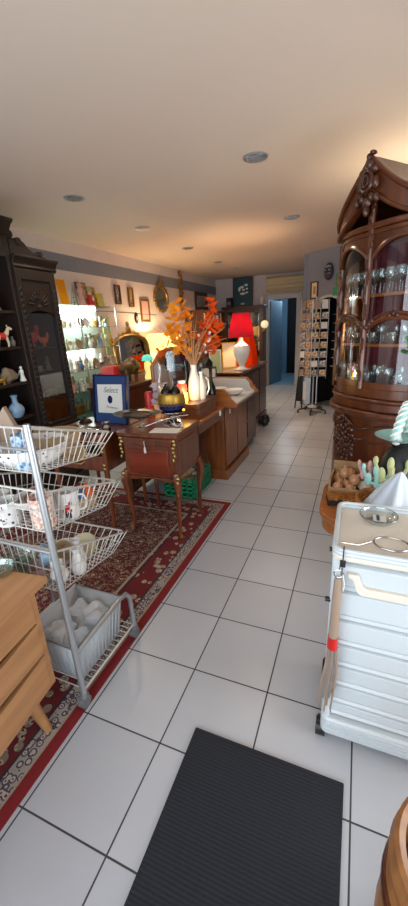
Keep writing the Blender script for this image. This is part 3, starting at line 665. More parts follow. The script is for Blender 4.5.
single('gold_animal', m_animal(.07), 'gold', 'golden animal figurine at the left of the middle cupboard shelf', 'figurine', (-2.655, 2.16, 1.0905), R(80))
trinket('rooster figurine', .19, 'red', 'red rooster figurine behind the cupboard glass door, left', (-2.74, 2.64, 1.3605), R(80)); trinket('rooster figurine', .12, 'orange', 'orange rooster figurine behind the cupboard glass door, right', (-2.72, 2.76, 1.3605), R(60))
trinket('box', .05, 'tan', 'tan lidded box on the middle shelf behind the cupboard glass', (-2.74, 2.64, 1.1405+.0)); trinket('figurine', .13, 'stone', 'stone coloured figurine on the middle shelf behind the cupboard glass', (-2.74, 2.78, 1.1405))
trinket('vase', .09, 'gold', 'little golden vase on the low shelf behind the cupboard glass', (-2.75, 2.62, .8805)); trinket('animal figurine', .11, 'stone', 'owl coloured animal figurine on the low shelf behind the cupboard glass', (-2.74, 2.76, .8805), R(60))
trinket('box', .07, 'brown', 'brown wooden box at the bottom behind the cupboard glass', (-2.80, 2.66, .6455))

# ---------------- lit glass display case ----------------
gc = thing('glass_display_case', 'glass display case lit in white, filled with trinkets, beside the cupboard', 'display case', (-3.1, 3.6, 0))
O = (-3.1, 3.6, 0); GZ = (1.755, 1.52, 1.28, 1.04, .80, .56)
t = NT('case_backing'); t.p(Base_Color=lin('e2e8e4'), Roughness=.4); MATS['case_backing'] = t.m
part('back_panel', MB(O).box(-3.285, -3.27, 3.0, 4.32, .3, 1.76), 'case_backing', gc)
part('base_cabinet', MB(O).box(-3.27, -2.96, 3.0, 4.32, .02, .40), 'white_trim', gc, .005)
for z in GZ: part('glass_shelf', MB(O).box(-3.268, -2.95, 3.02, 4.31, z-.004, z+.004), 'green_glass', gc)
for (x, y) in ((-2.955, 3.015), (-2.955, 4.305), (-2.955, 3.6)): part('upright', MB(O).box(x-.006, x+.006, y-.006, y+.006, .4, 1.76), 'steel', gc)
part('light_tube', MB(O).cyl((-3.24, 3.05, 1.735), (-3.24, 4.27, 1.735), .010, n=12), emis('tube_glow', 'eaf6f0', 9), gc)
a_ = area('case_tube_light', (-3.22, 3.6, 1.725), (-3.05, 3.6, 0), 1.1, .05, 26, (.92, 1, .96))
area('case_tube_light_low', (-3.24, 3.6, 1.27), (-3.05, 3.6, 0), 1.1, .03, 5, (.92, 1, .96))
rnd = random.Random(11)
kinds = ['figurine', 'figurine', 'vase', 'cup', 'plate', 'animal figurine', 'goblet', 'box', 'vase', 'figurine', 'figurine', 'goblet']
cols = ['cream', 'porcelain', 'grey', 'tan', 'beige', 'light_blue', 'pink', 'gold', 'cream', 'stone', 'porcelain', 'brown', 'silver']
cname = {'cream': 'cream', 'porcelain': 'white', 'grey': 'grey', 'tan': 'tan', 'beige': 'beige', 'light_blue': 'pale blue', 'pink': 'pink', 'gold': 'golden', 'green': 'green', 'stone': 'stone coloured', 'brown': 'brown', 'silver': 'silvery', 'blue': 'blue', 'yellow': 'yellow', 'red': 'red'}
SN = {1.52: 'highest inner', 1.28: 'second highest', 1.04: 'middle', .80: 'second lowest', .56: 'lowest'}
for z in GZ[1:]:
    n = 14; gname = 'trinkets on the %s glass shelf of the lit case' % SN[z]
    for i in range(n):
        y = 3.12+i*.086+rnd.uniform(-.008, .008); k = rnd.choice(kinds); c = rnd.choice(cols); h = rnd.uniform(.08, .15)
        if z == 1.52: h = rnd.uniform(.08, .13)
        if z == 1.28 and i == 2: k, c, h = 'vase', 'yellow', .17
        if z == 1.04 and i == 3: k, c, h = 'figurine', 'brown', .15
        if z == 1.04 and i == 6: k, c, h = 'vase', 'blue', .10
        if z == 1.52 and i == 7: k, c, h = 'plate', 'silver', .075
        if z == 1.52 and i == 8: k, c, h = 'plate', 'porcelain', .07
        if k == 'cup': h = .07
        if k == 'plate': h = min(h, .055)
        if k in ('box', 'animal figurine'): h = min(h, .08)
        trinket(k, h, c, '%s %s, %s glass shelf of the lit case, %s from left' % (cname[c], k, SN[z], ORD[i]), (-3.05+rnd.uniform(-.03, .03), y, z+.0045), R(90 if k == 'plate' else rnd.uniform(60, 120)), gname)
        if 1: 
            c = rnd.choice(cols[:6]); trinket('figurine', h+.03, c, '%s figurine at the back of the %s glass shelf, behind the %s piece' % (cname[c], SN[z], ORD[i]), (-3.18, y+.03, z+.0045), R(90), gname)
# on top of the case
def card(name, lab, y, w, h, m, cat='picture', z=1.76, x=-3.19, lean=R(-8), th=.012, pic=None, x0=0):
    o = thing(name, lab, cat, (x, y, z)); o.rotation_euler = (0, lean, 0)
    part('backing', MB().box(-th/2, th/2, -w/2, w/2, 0, h), m, o, .002)
    if pic: part('picture', MB().box(th/2, th/2+.001, -w/2+.012, w/2-.012, .012, h-.012), pic, o)
    return o
card('poster_card', 'orange yellow upright panel at the left on top of the lit case', 3.60, .13, .28, 'leaf_yellow', x=-3.12)
ef = MB()
for s in ((1, 1), (1, -1), (-1, 1), (-1, -1)): ef.tube([(.03*s[0], .03*s[1], 0), (.014*s[0], .014*s[1], .09), (.005*s[0], .005*s[1], .2)], [.004, .003, .002], 6)
for z, w in ((.04, .024), (.09, .016), (.15, .01)): ef.box(-w, w, -w, w, z, z+.005)
ef.cyl((0, 0, .19), (0, 0, .25), .003, .001, 6)
single('tower_model', ef, 'grey', 'small dark lattice tower model on top of the lit case', 'model', (-3.09, 3.71, 1.7595), 0)
trinket('figurine', .27, 'pink', 'tall pale pink figurine on top of the lit case', (-3.10, 3.85, 1.7595), R(90))
card('framed_card', 'brown framed picture behind the red figure on top of the case', 4.09, .19, .30, 'brown', pic='photo_a', x=-3.24)
rf = thing('red_figure', 'red and white rounded figure on top of the lit case', 'figurine', (-3.10, 4.02, 1.7595), R(90))
part('robe', MB().lathe([(.035, 0), (.045, .03), (.046, .08), (.03, .12), (.02, .135)], n=16), 'red', rf); part('head', MB().ell((0, 0, .15), (.02, .02, .022), 12, 8), 'cream', rf); part('trim', MB().lathe([(.04, 0), (.047, .01), (.04, .02)], n=16).ell((0, -.045, .09), (.012, .008, .03), 8, 6), 'porcelain', rf)
card('photo_card', 'green and yellow box standing on top of the case, larger one', 4.21, .12, .25, 'pale_green', pic='photo_a', th=.04)
card('photo_card', 'low yellow green box at the right end on top of the case', 4.26, .09, .17, 'yellow', pic='pale_green', th=.04, x=-3.12)

# ---------------- pictures and mirrors on the left wall ----------------
def frame(name, lab, y0, y1, z0, z1, fm, pic, bw=.025, x=-3.299, cat='picture'):
    o = thing(name, lab, cat, (x, (y0+y1)/2, z0)); w = (y1-y0)/2; h = z1-z0
    m = MB().box(0, .025, -w, w, 0, bw).box(0, .025, -w, w, h-bw, h).box(0, .025, -w, -w+bw, bw, h-bw).box(0, .025, w-bw, w, bw, h-bw)
    part('picture_frame', m, fm, o, .005); part('picture', MB().box(.002, .008, -w+bw, w-bw, bw, h-bw), pic, o); return o
frame('framed_picture', 'small dark framed picture right above the glass case edge', 4.83, 4.97, 1.83, 2.09, 'brown', 'photo_b')
frame('framed_picture', 'small gold framed upright picture, second on the left wall', 5.18, 5.32, 1.80, 2.08, 'gilt', 'photo_a')
frame('framed_picture', 'pinkish picture in a gold frame under the gilt wall mirror', 5.50, 5.78, 1.58, 1.93, 'gilt', 'pink', .03)
frame('framed_picture', 'dark painting in a heavy brown frame near the back corner', 7.75, 8.45, 1.80, 2.17, 'brown', 'photo_b', .07)
pk = MB().lathe([(.0, .012), (.045, .012), (.062, .0)], n=24, sx=1.45, M=Matrix.Rotation(R(90), 4, 'Y'))
ov = thing('oval_plaque', 'small black oval plaque with pale figure on the left wall', 'plaque', (-3.299, 5.36, 1.64)); part('plaque_body', pk, 'black', ov); part('relief', MB().ell((.014, 0, 0), (.004, .018, .035), 12, 8), 'cream', ov)
def oval_mirror(name, lab, loc, a, b, fm='gilt', crest=True, seed=1, rotz=0, rot=None, w=.022):
    o = thing(name, lab, 'mirror', loc, rotz)
    if rot: o.rotation_euler = rot
    # plane: local y (width) z (height), faces +x
    ring = [(.012, a*math.cos(t_), b*math.sin(t_)) for t_ in [2*math.pi*k/36 for k in range(36)]]
    m = MB().tube(ring, w, 8, closed=True)
    rr = random.Random(seed)
    for k in range(26):
        t_ = 2*math.pi*k/26; m.ell((.018, (a+.02)*math.cos(t_), (b+.02)*math.sin(t_)), (.016, rr.uniform(.018, .034), rr.uniform(.018, .034)), 8, 6)
    part('carved_frame', m, fm, o)
    if crest:
        c = MB()
        for (y, z, r1, r2) in ((0, b+.08, .03, .06), (-.05, b+.05, .035, .03), (.05, b+.05, .035, .03), (-.09, b+.01, .03, .03), (.09, b+.01, .03, .03), (0, b+.13, .018, .03)): c.ell((.02, y, z), (.018, r1, r2), 10, 7)
        part('crest', c, fm, o)
    part('mirror_glass', MB().prism([(a*math.cos(2*math.pi*k/36), b*math.sin(2*math.pi*k/36)) for k in range(36)], 'x', .004, .008), 'mirror', o)
    return o
oval_mirror('gilt_wall_mirror', 'oval wall mirror in a carved gilt frame with crest, above the cream lamp', (-3.295, 6.22, 1.96), .23, .19)
cs = MB()
for k in range(14):
    z = -.32+k*.05; cs.ell((.012, .03*math.sin(k*1.3), z), (.03, .085-.03*abs(k-6)/7, .035), 10, 6, Matrix.Rotation(R(25*math.sin(k)), 4, 'X'))
single('carved_wood_strip', cs, 'gilt', 'tall narrow carved gilt wood ornament right of the oval wall mirror', 'ornament', (-3.29, 7.05, 2.13))

# ---------------- sideboard along the wall behind, with its things ----------------
sb = thing('wall_sideboard', 'long brown sideboard along the left wall under the mirrors', 'sideboard', (-2.9, 5.2, 0)); O = (-2.9, 5.2, 0)
part('top_board', MB(O).box(-3.28, -2.45, 4.36, 6.6, .82, .85).box(-2.93, -2.45, 3.5, 4.36, .82, .85), 'walnut_h', sb, .006)
part('carcass', MB(O).box(-3.27, -2.49, 4.38, 6.56, .08, .82).box(-2.91, -2.49, 3.52, 4.38, .08, .82), 'walnut', sb, .004)
for k in range(5):
    d_ = part('door', MB(O).box(-2.49, -2.47, 3.55+k*.60, 4.12+k*.60, .12, .78), 'walnut', sb, .005); part('knob', MB(O).ell((-2.458, 3.60+k*.60, .5), (.015, .015, .015), 10, 7), 'brass', d_)
gm = thing('gilt_standing_mirror', 'large arched gilt mirror with crest standing behind the bull figure', 'mirror', (-2.95, 4.65, .8505), R(-25)); gm.rotation_euler = (0, R(-7), R(-12))
aw, ah = .33, .50
outl = [(-aw, 0), (-aw, ah-.12)]+[(-aw*math.cos(math.pi*k/10), ah-.12+.14*math.sin(math.pi*k/10)) for k in range(1, 10)]+[(aw, ah-.12), (aw, 0)]
part('gilt_frame', MB().tube([(0, y, z+.03) for y, z in outl], .03, 8, closed=True).tube([(.01, y*.86, z*.93+.05) for y, z in outl], .01, 8, closed=True), 'gilt', gm)
part('mirror_glass', MB().prism([(y*.93, z*.97+.03) for y, z in outl], 'x', -.006, .0), 'mirror', gm)
c = MB()
for (y, z, r1, r2) in ((0, .62, .05, .06), (-.09, .58, .05, .03), (.09, .58, .05, .03), (0, .70, .03, .04), (-.17, .56, .04, .025), (.17, .56, .04, .025)): c.ell((.0, y, z), (.022, r1, r2), 10, 7)
part('crest', c, 'gilt', gm)
# cream table lamp
cl = thing('cream_table_lamp', 'table lamp with wide glowing cream shade below the oval wall mirror', 'lamp', (-2.95, 5.55, .8505))
part('lamp_base', MB().lathe([(.08, 0), (.085, .015), (.03, .04), (.05, .12), (.055, .18), (.02, .25), (.01, .30)], n=24), 'porcelain', cl)
part('lamp_shade', MB().lathe([(.36, .28), (.25, .54)], n=32).lathe([(.357, .28), (.247, .54)], n=32), shade_mat('cream_shade', 'fbe3b4', .9, 'ffcf85'), cl)
for o_ in cl.children:
    if o_.name.startswith('lamp_shade'):
        me = o_.data; 
        import bmesh as _bm
        bm = _bm.new(); bm.from_mesh(me); bad = [f for f in bm.faces if len(f.verts) > 4]; _bm.ops.delete(bm, geom=bad, context='FACES_ONLY'); bm.to_mesh(me); bm.free()
part('bulb', MB().ell((0, 0, .36), (.025, .025, .04), 12, 8), emis('bulb_warm', 'ffcf8a', 6), cl)
point('cream_lamp_light', (-2.95, 5.55, 1.28), 34, (1, .72, .40), .05)
# bronze bull, turquoise-topped figure lamp, red box, yellow bowl
bl = MB(); s = 1
bl.ell((0, 0, .13), (.13, .06, .065), 16, 10).ell((.07, 0, .15), (.075, .058, .07), 14, 9).tube([(.1, 0, .15), (.17, 0, .14), (.2, 0, .11)], [.055, .04, .03], 10)
for x in (-.09, .08):
    for y in (-.035, .035): bl.tube([(x, y, .12), (x*1.1, y, .06), (x*1.02, y, 0)], [.032, .018, .016], 8)
for s in (-1, 1): bl.tube([(.17, s*.02, .17), (.19, s*.055, .19), (.2, s*.05, .22)], [.01, .007, .002], 6)
bl.tube([(-.12, 0, .17), (-.15, 0, .14), (-.15, 0, .05)], [.008, .006, .004], 6)
single('bull_figure', bl, 'bronze', 'brown patinated bull statuette in front of the large gilt mirror', 'statuette', (-2.60, 3.90, .8505), R(95)).scale = (1.35, 1.35, 1.35)
fl = thing('figure_lamp', 'small lit yellow green figure lamp with a turquoise dome top', 'lamp', (-2.50, 4.22, .8505))
part('figure_body', MB().lathe([(.05, 0), (.055, .02), (.035, .08), (.05, .14), (.045, .2), (.02, .235)], n=18), emis('lime_glow', 'd9cf7a', .9), fl)
part('dome', MB().lathe([(.075, .235), (.07, .27), (.045, .30), (0, .31)], n=20), emis('turq_glow', '4fc4ae', .7), fl)
rb_ = thing('red_basket', 'red tapering box with yellow tray at its foot beside the gilt mirror', 'box', (-2.70, 3.72, .8505)); part('box_body', MB().lathe([(.16, .10), (.11, .22), (.10, .22)], n=4, M=Matrix.Rotation(R(45), 4, 'Z')), 'red', rb_); part('foot_tray', MB().box(-.12, .12, -.14, .14, 0, .10), 'yellow', rb_, .008)
gcu = MB()
gcu.slab(lambda u, v: (.02*math.sin(u*18), -.10+.20*u+.02*v, -.5*v+.01*math.sin(u*9)), 18, 6, (.006, 0, 0))
single('green_scarf', gcu, 'pale_green', 'pale green patterned cloth hanging beside the lit glass case', 'cloth', (-3.287, 4.52, 1.66))
# bookshelf near the back corner
bs_ = thing('wall_bookshelf', 'dark shelf unit with books near the back left corner', 'shelf', (-3.1, 7.9, 0)); O = (-3.1, 7.9, 0)
part('carcass', MB(O).box(-3.29, -2.9, 7.2, 7.24, .0, 1.78).box(-3.29, -2.9, 8.62, 8.66, 0, 1.78).box(-3.29, -3.27, 7.24, 8.62, 0, 1.78), 'walnut', bs_, .003)
for z in (.05, .45, .85, 1.15, 1.46, 1.75): part('shelf', MB(O).box(-3.27, -2.9, 7.24, 8.62, z, z+.025), 'walnut_h', bs_)
rnd = random.Random(5); y = 7.27; i = 0
bc = [('cream', 'cream'), ('brown', 'brown'), ('grey', 'grey'), ('paper', 'white'), ('tan', 'tan'), ('maroon', 'dark red'), ('navy', 'navy'), ('beige', 'beige')]
while y < 8.5 and i < 16:
    w = rnd.uniform(.03, .085); h = rnd.uniform(.18, .25); c = bc[i % 8]
    o = thing('book', '%s book spine, %s from the left on the back bookshelf upper row' % (c[1], ORD[i]), 'book', (-3.0, y+w/2, 1.4855), 0, 'books on the back left shelf')
    part('cover', MB().box(-.09, .09, -w/2, -w/2+.003, 0, h).box(-.09, .09, w/2-.003, w/2, 0, h).box(.087, .09, -w/2, w/2, 0, h), c[0], o); part('pages', MB().box(-.085, .086, -w/2+.003, w/2-.003, .003, h-.004), 'paper', o)
    y += w+.006; i += 1
# ---------------- second little writing table with the blue presentation box ----------------
def cab_leg(x, y, z0, z1, ox, oy, r=.022, zb=.0065):
    return MB().tube([(x, y, z1), (x+ox*.022, y+oy*.022, z1-.08), (x+ox*.012, y+oy*.012, z1-.2), (x-ox*.004, y-oy*.004, z0+.12), (x+ox*.0, y+oy*.0, z0+.03), (x+ox*.014, y+oy*.014, zb)], [r*1.2, r*1.25, r*.8, r*.62, r*.6, r*.7], 10)
wt = thing('writing_table', 'dark wooden table with open drawer and bronze mounts behind the wire baskets', 'table', (-1.88, 2.28, 0)); O = (-1.88, 2.28, 0)
part('table_top', MB(O).box(-2.14, -1.62, 2.02, 2.54, .735, .76), 'mahog', wt, .006)
part('carcass', MB(O).box(-2.12, -1.64, 2.49, 2.52, .48, .735).box(-2.12, -2.095, 2.05, 2.49, .48, .735).box(-1.665, -1.64, 2.05, 2.49, .48, .735).box(-2.095, -1.665, 2.05, 2.49, .48, .50).box(-2.095, -1.665, 2.05, 2.07, .685, .735), 'mahog', wt, .003)
dr = part('drawer', MB(O).box(-2.10, -1.66, 2.035, 2.05, .49, .60).box(-2.08, -1.68, 2.05, 2.4, .505, .52), 'mahog', wt, .003)
part('drawer_pull', MB(O).tube([(-1.94, 2.035, .555), (-1.92, 2.01, .54), (-1.84, 2.01, .54), (-1.82, 2.035, .555)], .005, 8), 'brass', dr)
for x in (-2.12, -1.645):
    for y in (2.045, 2.515): part('leg', MB(O).tube([(x, y, .735), (x, y, .48), (x, y, .12), (x*1.0+.0, y, .0065)], [.021, .021, .015, .012], 10), 'mahog', wt)
mt = MB(O)
for z in (.70, .67, .64, .54, .51): mt.ell((-1.645, 2.022, z), (.013, .008, .016), 8, 6)
part('corner_mount', mt, 'brass', wt)
bb = thing('presentation_box', 'open blue presentation box with a cream card, on the dark table', 'box', (-1.80, 2.38, .7605), R(-4)); bb.rotation_euler = (R(-8), 0, R(-8)); bb.scale = (1.1, 1, 1.07)
part('box_tray', MB().box(-.155, .155, 0, .03, 0, .35), 'box_blue', bb, .004)
part('box_rim', MB().box(-.16, -.15, -.012, .0, 0, .355).box(.15, .16, -.012, .0, 0, .355).box(-.15, .15, -.012, 0, .345, .355), 'navy', bb)
cd_ = part('card', MB().box(-.118, .118, -.004, -.001, .075, .285, Matrix.Rotation(R(-1.5), 4, 'Y')), 'paper', bb)
part('seal', MB().ell((0.0, -.005, .175), (.024, .002, .03), 18, 8), 'navy', cd_)
text('lettering', 'Select', .058, 'grey', cd_, (0.005, -.0052, .243), (R(90), 0, 0), .35)
text('lettering', 'Parisienne', .026, 'grey', cd_, (0.015, -.0052, .118), (R(90), R(4), 0), .35)
# silver pieces around the box
def oval_tray(name, lab, loc, a, b, m='silver', rot=None):
    t = thing(name, lab, 'tray', loc)
    if rot: t.rotation_euler = rot
    part('tray_plate', MB().shell([(a*.8, 0), (a*.86, .004), (a, .014)], n=32, th=.003, M=Matrix.Scale(b/a, 4, (0, 1, 0))), m, t)
    part('raised_pattern', MB().tube([(a*.6*math.cos(2*math.pi*k/24), b*.6*math.sin(2*math.pi*k/24), .006) for k in range(24)], .0025, 6, closed=True), m, t); return t
oval_tray('silver_tray', 'oval silver tray in front of the blue box, on the dark table', (-1.80, 2.13, .7605), .15, .085)
oval_tray('silver_tray', 'smaller bluish silver dish at the left of the dark table top', (-2.03, 2.14, .7605), .09, .07)
single('dish_cover', MB().lathe([(.05, 0), (.052, .004), (.035, .025), (.008, .034), (.012, .046), (0, .052)], n=22), 'dark_metal', 'dark domed dish cover behind the small silver dish', 'lid', (-2.04, 2.36, .7605))
single('silver_jug', MB().shell([(.02, 0), (.03, .01), (.034, .04), (.02, .06), (.026, .075)], n=18), 'silver', 'small silver jug at the right rear of the dark table top', 'jug', (-1.66, 2.13, .7605))

# ---------------- bedside commode with bronze mounts ----------------
cm = thing('bedside_commode', 'small mahogany commode on curved legs with bronze mounts and red burl drawer', 'commode', (-1.30, 2.3, 0)); O = (-1.30, 2.3, 0)
part('table_top', MB(O).prism([(-1.53, 2.06), (-1.50, 2.04), (-1.10, 2.04), (-1.07, 2.06), (-1.055, 2.09), (-1.075, 2.12), (-1.075, 2.5), (-1.53, 2.5), (-1.53, 2.12), (-1.545, 2.09)], 'z', .765, .79), 'mahog', cm, .006)
part('carcass', MB(O).box(-1.505, -1.095, 2.09, 2.49, .46, .765), 'mahog', cm, .004)
part('upper_drawer', MB(O).box(-1.49, -1.11, 2.068, 2.088, .70, .755), 'mahog', cm, .004)
du = part('burl_drawer', MB(O).prism([(-1.455, .485), (-1.145, .485), (-1.135, .51), (-1.15, .58), (-1.145, .67), (-1.455, .67), (-1.45, .58), (-1.465, .51)], 'y', 2.074, 2.09), 'burl', cm, .004, label='red burl veneer')
part('drawer_surround', MB(O).box(-1.49, -1.11, 2.080, 2.091, .47, .70), 'mahog', cm, .003)
part('apron', MB(O).prism([(-1.49, .465), (-1.49, .435), (-1.40, .44), (-1.30, .455), (-1.20, .44), (-1.11, .435), (-1.11, .465)], 'y', 2.075, 2.095), 'mahog', cm, .003)
part('side_panel', MB(O).box(-1.096, -1.088, 2.14, 2.44, .51, .72), 'cherry', cm, .006)
for (x, y, ox, oy) in ((-1.495, 2.095, -1, -1), (-1.105, 2.095, 1, -1), (-1.495, 2.475, -1, 1), (-1.105, 2.475, 1, 1)):
    lg = part('leg', cab_leg(x, y, 0, .50, ox, oy).__class__(O).add(cab_leg(x, y, 0, .50, ox, oy).v, cab_leg(x, y, 0, .50, ox, oy).f), 'mahog', cm)
    if oy < 0:
        m = MB(O); fx = x+ox*.012
        for k, z in enumerate((.745, .72, .695, .665, .64, .61)): m.ell((fx+.006*math.sin(k*2), y-.03, z), (.016-.0012*k, .010, .017), 8, 6)
        for k, z in enumerate((.475, .445, .415, .385, .36)): m.ell((fx+ox*.012, y-.026, z), (.020-.0032*k, .016, .020), 8, 6)
        part('bronze_mount', m, 'brass', cm)
        part('foot_cap', MB(O).lathe([(.012, 0), (.017, .008), (.013, .03)], (x+ox*.014, y+oy*.014, .0065), 10), 'brass', cm)
part('key', MB(O).tube([(-1.31, 2.07, .735), (-1.31, 2.055, .735), (-1.305, 2.053, .70)], .0018, 6), 'paper', cm)
part('key_tag', MB(O).lathe([(.007, 0), (.009, .01), (.006, .04), (.002, .045)], (-1.303, 2.05, .655), 8), 'paper', cm)
# on the commode
single('paper_sheet', MB().box(-.10, .10, -.06, .06, 0, .003), 'paper', 'white sheet of paper lying on the commode top', 'paper', (-1.19, 2.16, .7905), R(8), bev=.001)
cmp_ = MB().shell([(.05, 0), (.012, .01), (.012, .04), (.05, .06), (.075, .075)], n=28)
single('glass_compote', cmp_, 'glass', 'clear glass footed bowl under the dark oval tray', 'bowl', (-1.42, 2.24, .7905))
ot = oval_tray('oval_dark_tray', 'large dark patterned oval tray with pale rim, on the glass footed bowl', (-1.47, 2.26, .868), .185, .10, 'tray_metal'); ot.rotation_euler = (R(6), 0, R(12))
bp = thing('samovar_pot', 'navy and gold lidded pot on a silver foot at the rear of the commode', 'pot', (-1.25, 2.40, .7905))
part('pot_foot', MB().lathe([(.06, 0), (.062, .008), (.03, .025), (.03, .05), (.065, .07), (.095, .078), (.095, .086)], n=32), 'silver', bp)
part('pot_bowl', MB().lathe([(.07, .086), (.095, .105), (.10, .15)], n=36), 'navy', bp); part('gold_band', MB().lathe([(.10, .15), (.101, .155), (.099, .20), (.094, .215)], n=36), 'gold', bp)
zz = MB(); zz.tube([(.1015*math.cos(2*math.pi*k/48), .1015*math.sin(2*math.pi*k/48), .138+(.008 if k % 2 else -.004)) for k in range(48)], .0022, 6, closed=True)
part('zigzag_line', zz, 'gold', bp)
part('dark_lining', MB().lathe([(.094, .213), (.07, .21), (0, .205)], n=30), 'black', bp)
for dx in (-.04, .035): part('black_lobe', MB().lathe([(.042, .205), (.038, .235), (.02, .262), (.008, .27), (.010, .28), (0, .285)], (dx, 0, 0), 18), 'black_gloss', bp)
sc = thing('silver_ladle_branch', 'twisted silver serving piece leaning in front of the navy gold pot', 'cutlery', (-1.21, 2.27, .80))
part('stem', MB().tube([(-.16, -.07, .0), (-.08, -.04, .03), (0, -.01, .05), (.07, .02, .065), (.13, .04, .07)], [.009, .006, .005, .005, .004], 8), 'silver', sc)
part('branch', MB().tube([(-.02, 0, .045), (.03, -.03, .02), (.06, -.02, .0), (.09, 0, .01)], .006, 8), 'silver', sc); part('second_branch', MB().tube([(-.05, -.02, .035), (-.02, -.05, .01), (.02, -.045, .0)], .005, 8), 'silver', sc); part('scroll', MB().tube([(.06+.03*math.cos(a/3), .0, .03+.03*math.sin(a/3)) for a in range(16)], .004, 6), 'silver', sc)
single('white_tag', MB().lathe([(.010, 0), (.012, .012), (.006, .03), (.002, .034)], n=8), 'paper', 'little white price tag beside the silver serving piece', 'tag', (-1.125, 2.28, .7905))

# ---------------- flat desk, box, vase bouquet ----------------
dk = thing('kneehole_desk', 'brown desk with curved kneehole between commode and marble washstand', 'desk', (-1.45, 2.9, 0)); O = (-1.45, 2.9, 0)
part('desk_top', MB(O).box(-1.85, -1.10, 2.53, 3.155, .73, .757), 'honey', dk, .005)
part('apron', MB(O).box(-1.13, -1.115, 2.56, 3.15, .65, .73), 'walnut_h', dk, .003)
part('end_panel', MB(O).prism([(-1.84, .0), (-1.30, .0), (-1.26, .12), (-1.32, .40), (-1.24, .58), (-1.135, .65), (-1.135, .73), (-1.84, .73)], 'y', 3.12, 3.15), 'walnut', dk, .004)
part('back_panel', MB(O).box(-1.84, -1.82, 2.56, 3.12, .04, .73), 'walnut_h', dk, .003)
for x in (-1.82, -1.15): part('leg', MB(O).tube([(x, 2.58, .73), (x, 2.58, .4), (x, 2.58, .0)], [.022, .017, .013], 10), 'walnut', dk)
bx_ = thing('wooden_chest_box', 'lidded walnut box at the front of the desk, under the white vase', 'box', (-1.24, 2.82, .7575)); O = (-1.24, 2.82, .7575)
part('box_body', MB().box(-.13, .115, -.21, .19, 0, .085), 'walnut_h', bx_, .003); part('lid', MB().box(-.135, .12, -.215, .195, .087, .125), 'walnut_h', bx_, .004); part('clasp', MB().box(.12, .125, -.02, .02, .07, .10), 'brass', bx_)
single('string_tag', MB().lathe([(.006, 0), (.011, .012), (.011, .035), (.003, .05)], n=8), 'paper', 'small pale price tag hanging at the desk edge below the walnut box', 'tag', (-1.093, 3.0, .70))
vz = thing('twin_neck_vase', 'tall white frosted vase with embossed figures on the walnut box', 'vase', (-1.235, 2.80, .883))
part('vase_body', MB().lathe([(.045, 0), (.05, .01), (.055, .08), (.05, .15), (.032, .21), (.022, .25), (.026, .285), (.02, .285), (.016, .25), (0, .24)], n=28), 'porcelain', vz)
part('side_neck', MB().lathe([(.03, 0), (.038, .05), (.033, .12), (.018, .17), (.013, .2), (.02, .225), (.014, .225), (0, .2)], (.05, .03, 0), 20), 'porcelain', vz)
part('side_handle', MB().tube([(.08, .05, .18), (.10, .06, .15), (.105, .06, .08), (.085, .05, .03)], .006, 8), 'porcelain', vz)
dry = thing('dried_bouquet', 'dried twigs and orange autumn maple leaves standing in the white vase', 'bouquet', (-1.235, 2.80, 1.0))
tw = MB(); rnd = random.Random(3); tips = []
for k in range(34):
    a = rnd.uniform(0, 6.28); sp = rnd.uniform(.05, .34); h = rnd.uniform(.30, .55); b = .012
    e = (sp*math.cos(a)*1.0, sp*math.sin(a)*.9, h); c = (e[0]*.35, e[1]*.35, h*.5)
    tw.tube([(b*math.cos(a)*.5, b*math.sin(a)*.5, .10), (b*math.cos(a), b*math.sin(a), .15), (c[0], c[1], .15+h*.4), e], [.003, .003, .0025, .0012], 5); tips.append(e)
part('twigs', tw, 'twig', dry, kind='stuff')
def leaf(m, c, s, rnd):
    M = Matrix.Translation(c) @ Matrix.Rotation(rnd.uniform(0, 6.28), 4, 'Z') @ Matrix.Rotation(rnd.uniform(-1.3, 1.3), 4, 'X') @ Matrix.Rotation(rnd.uniform(0, 6.28), 4, 'Z')
    pts = []
    for k in range(20):
        a = 2*math.pi*k/20; r_ = s*(1.0 if k % 4 == 0 else (.72 if k % 2 == 0 else .5))
        pts.append((r_*math.cos(a), r_*math.sin(a)))
    m.prism(pts, 'z', -.0006, .0006, M)
def leaves(m, cx, cy, cz, rx, ry, rz, n, s0, s1, seed):
    rr = random.Random(seed)
    for _ in range(n):
        while True:
            p = [rr.uniform(-1, 1) for _ in range(3)]
            if sum(q*q for q in p) < 1: break
        leaf(m, (cx+p[0]*rx, cy+p[1]*ry, cz+p[2]*rz), rr.uniform(s0, s1), rr)
ly = MB(); leaves(ly, -.10, -.02, .46, .12, .14, .20, 85, .034, .055, 1); leaves(ly, -.05, -.05, .30, .05, .08, .10, 16, .022, .04, 2)
part('yellow_foliage', ly, 'leaf_yellow', dry, kind='stuff')
lo = MB(); leaves(lo, .07, .22, .40, .10, .14, .18, 95, .03, .05, 4); leaves(lo, .09, .22, .60, .04, .05, .09, 18, .03, .042, 5); leaves(lo, -.27, -.02, .30, .04, .06, .06, 10, .025, .04, 6)
part('orange_foliage', lo, 'leaf_orange', dry, kind='stuff')
cb_ = MB(); rr = random.Random(9)
for _ in range(9): cb_.ell((.06+rr.uniform(-.06, .08), .15+rr.uniform(-.1, .1), .22+rr.uniform(0, .25)), (.012, .012, .012), 8, 6)
part('cotton_buds', cb_, 'porcelain', dry, kind='stuff')
lk = thing('lit_jar_lamp', 'small glowing yellow jar lamp with red shade on the walnut box', 'lamp', (-1.29, 2.67, .883))
part('glow_jar', MB().lathe([(.04, 0), (.045, .01), (.045, .07), (.035, .085)], n=22), emis('jar_glow', 'ffd24a', 3.2), lk); part('red_cap', MB().lathe([(.038, .086), (.042, .10), (.04, .14), (.03, .155)], n=22), emis('red_glow', 'e04a30', .9), lk); part('white_lid', MB().lathe([(.03, .155), (.032, .16), (.03, .175), (0, .178)], n=22), 'porcelain', lk)
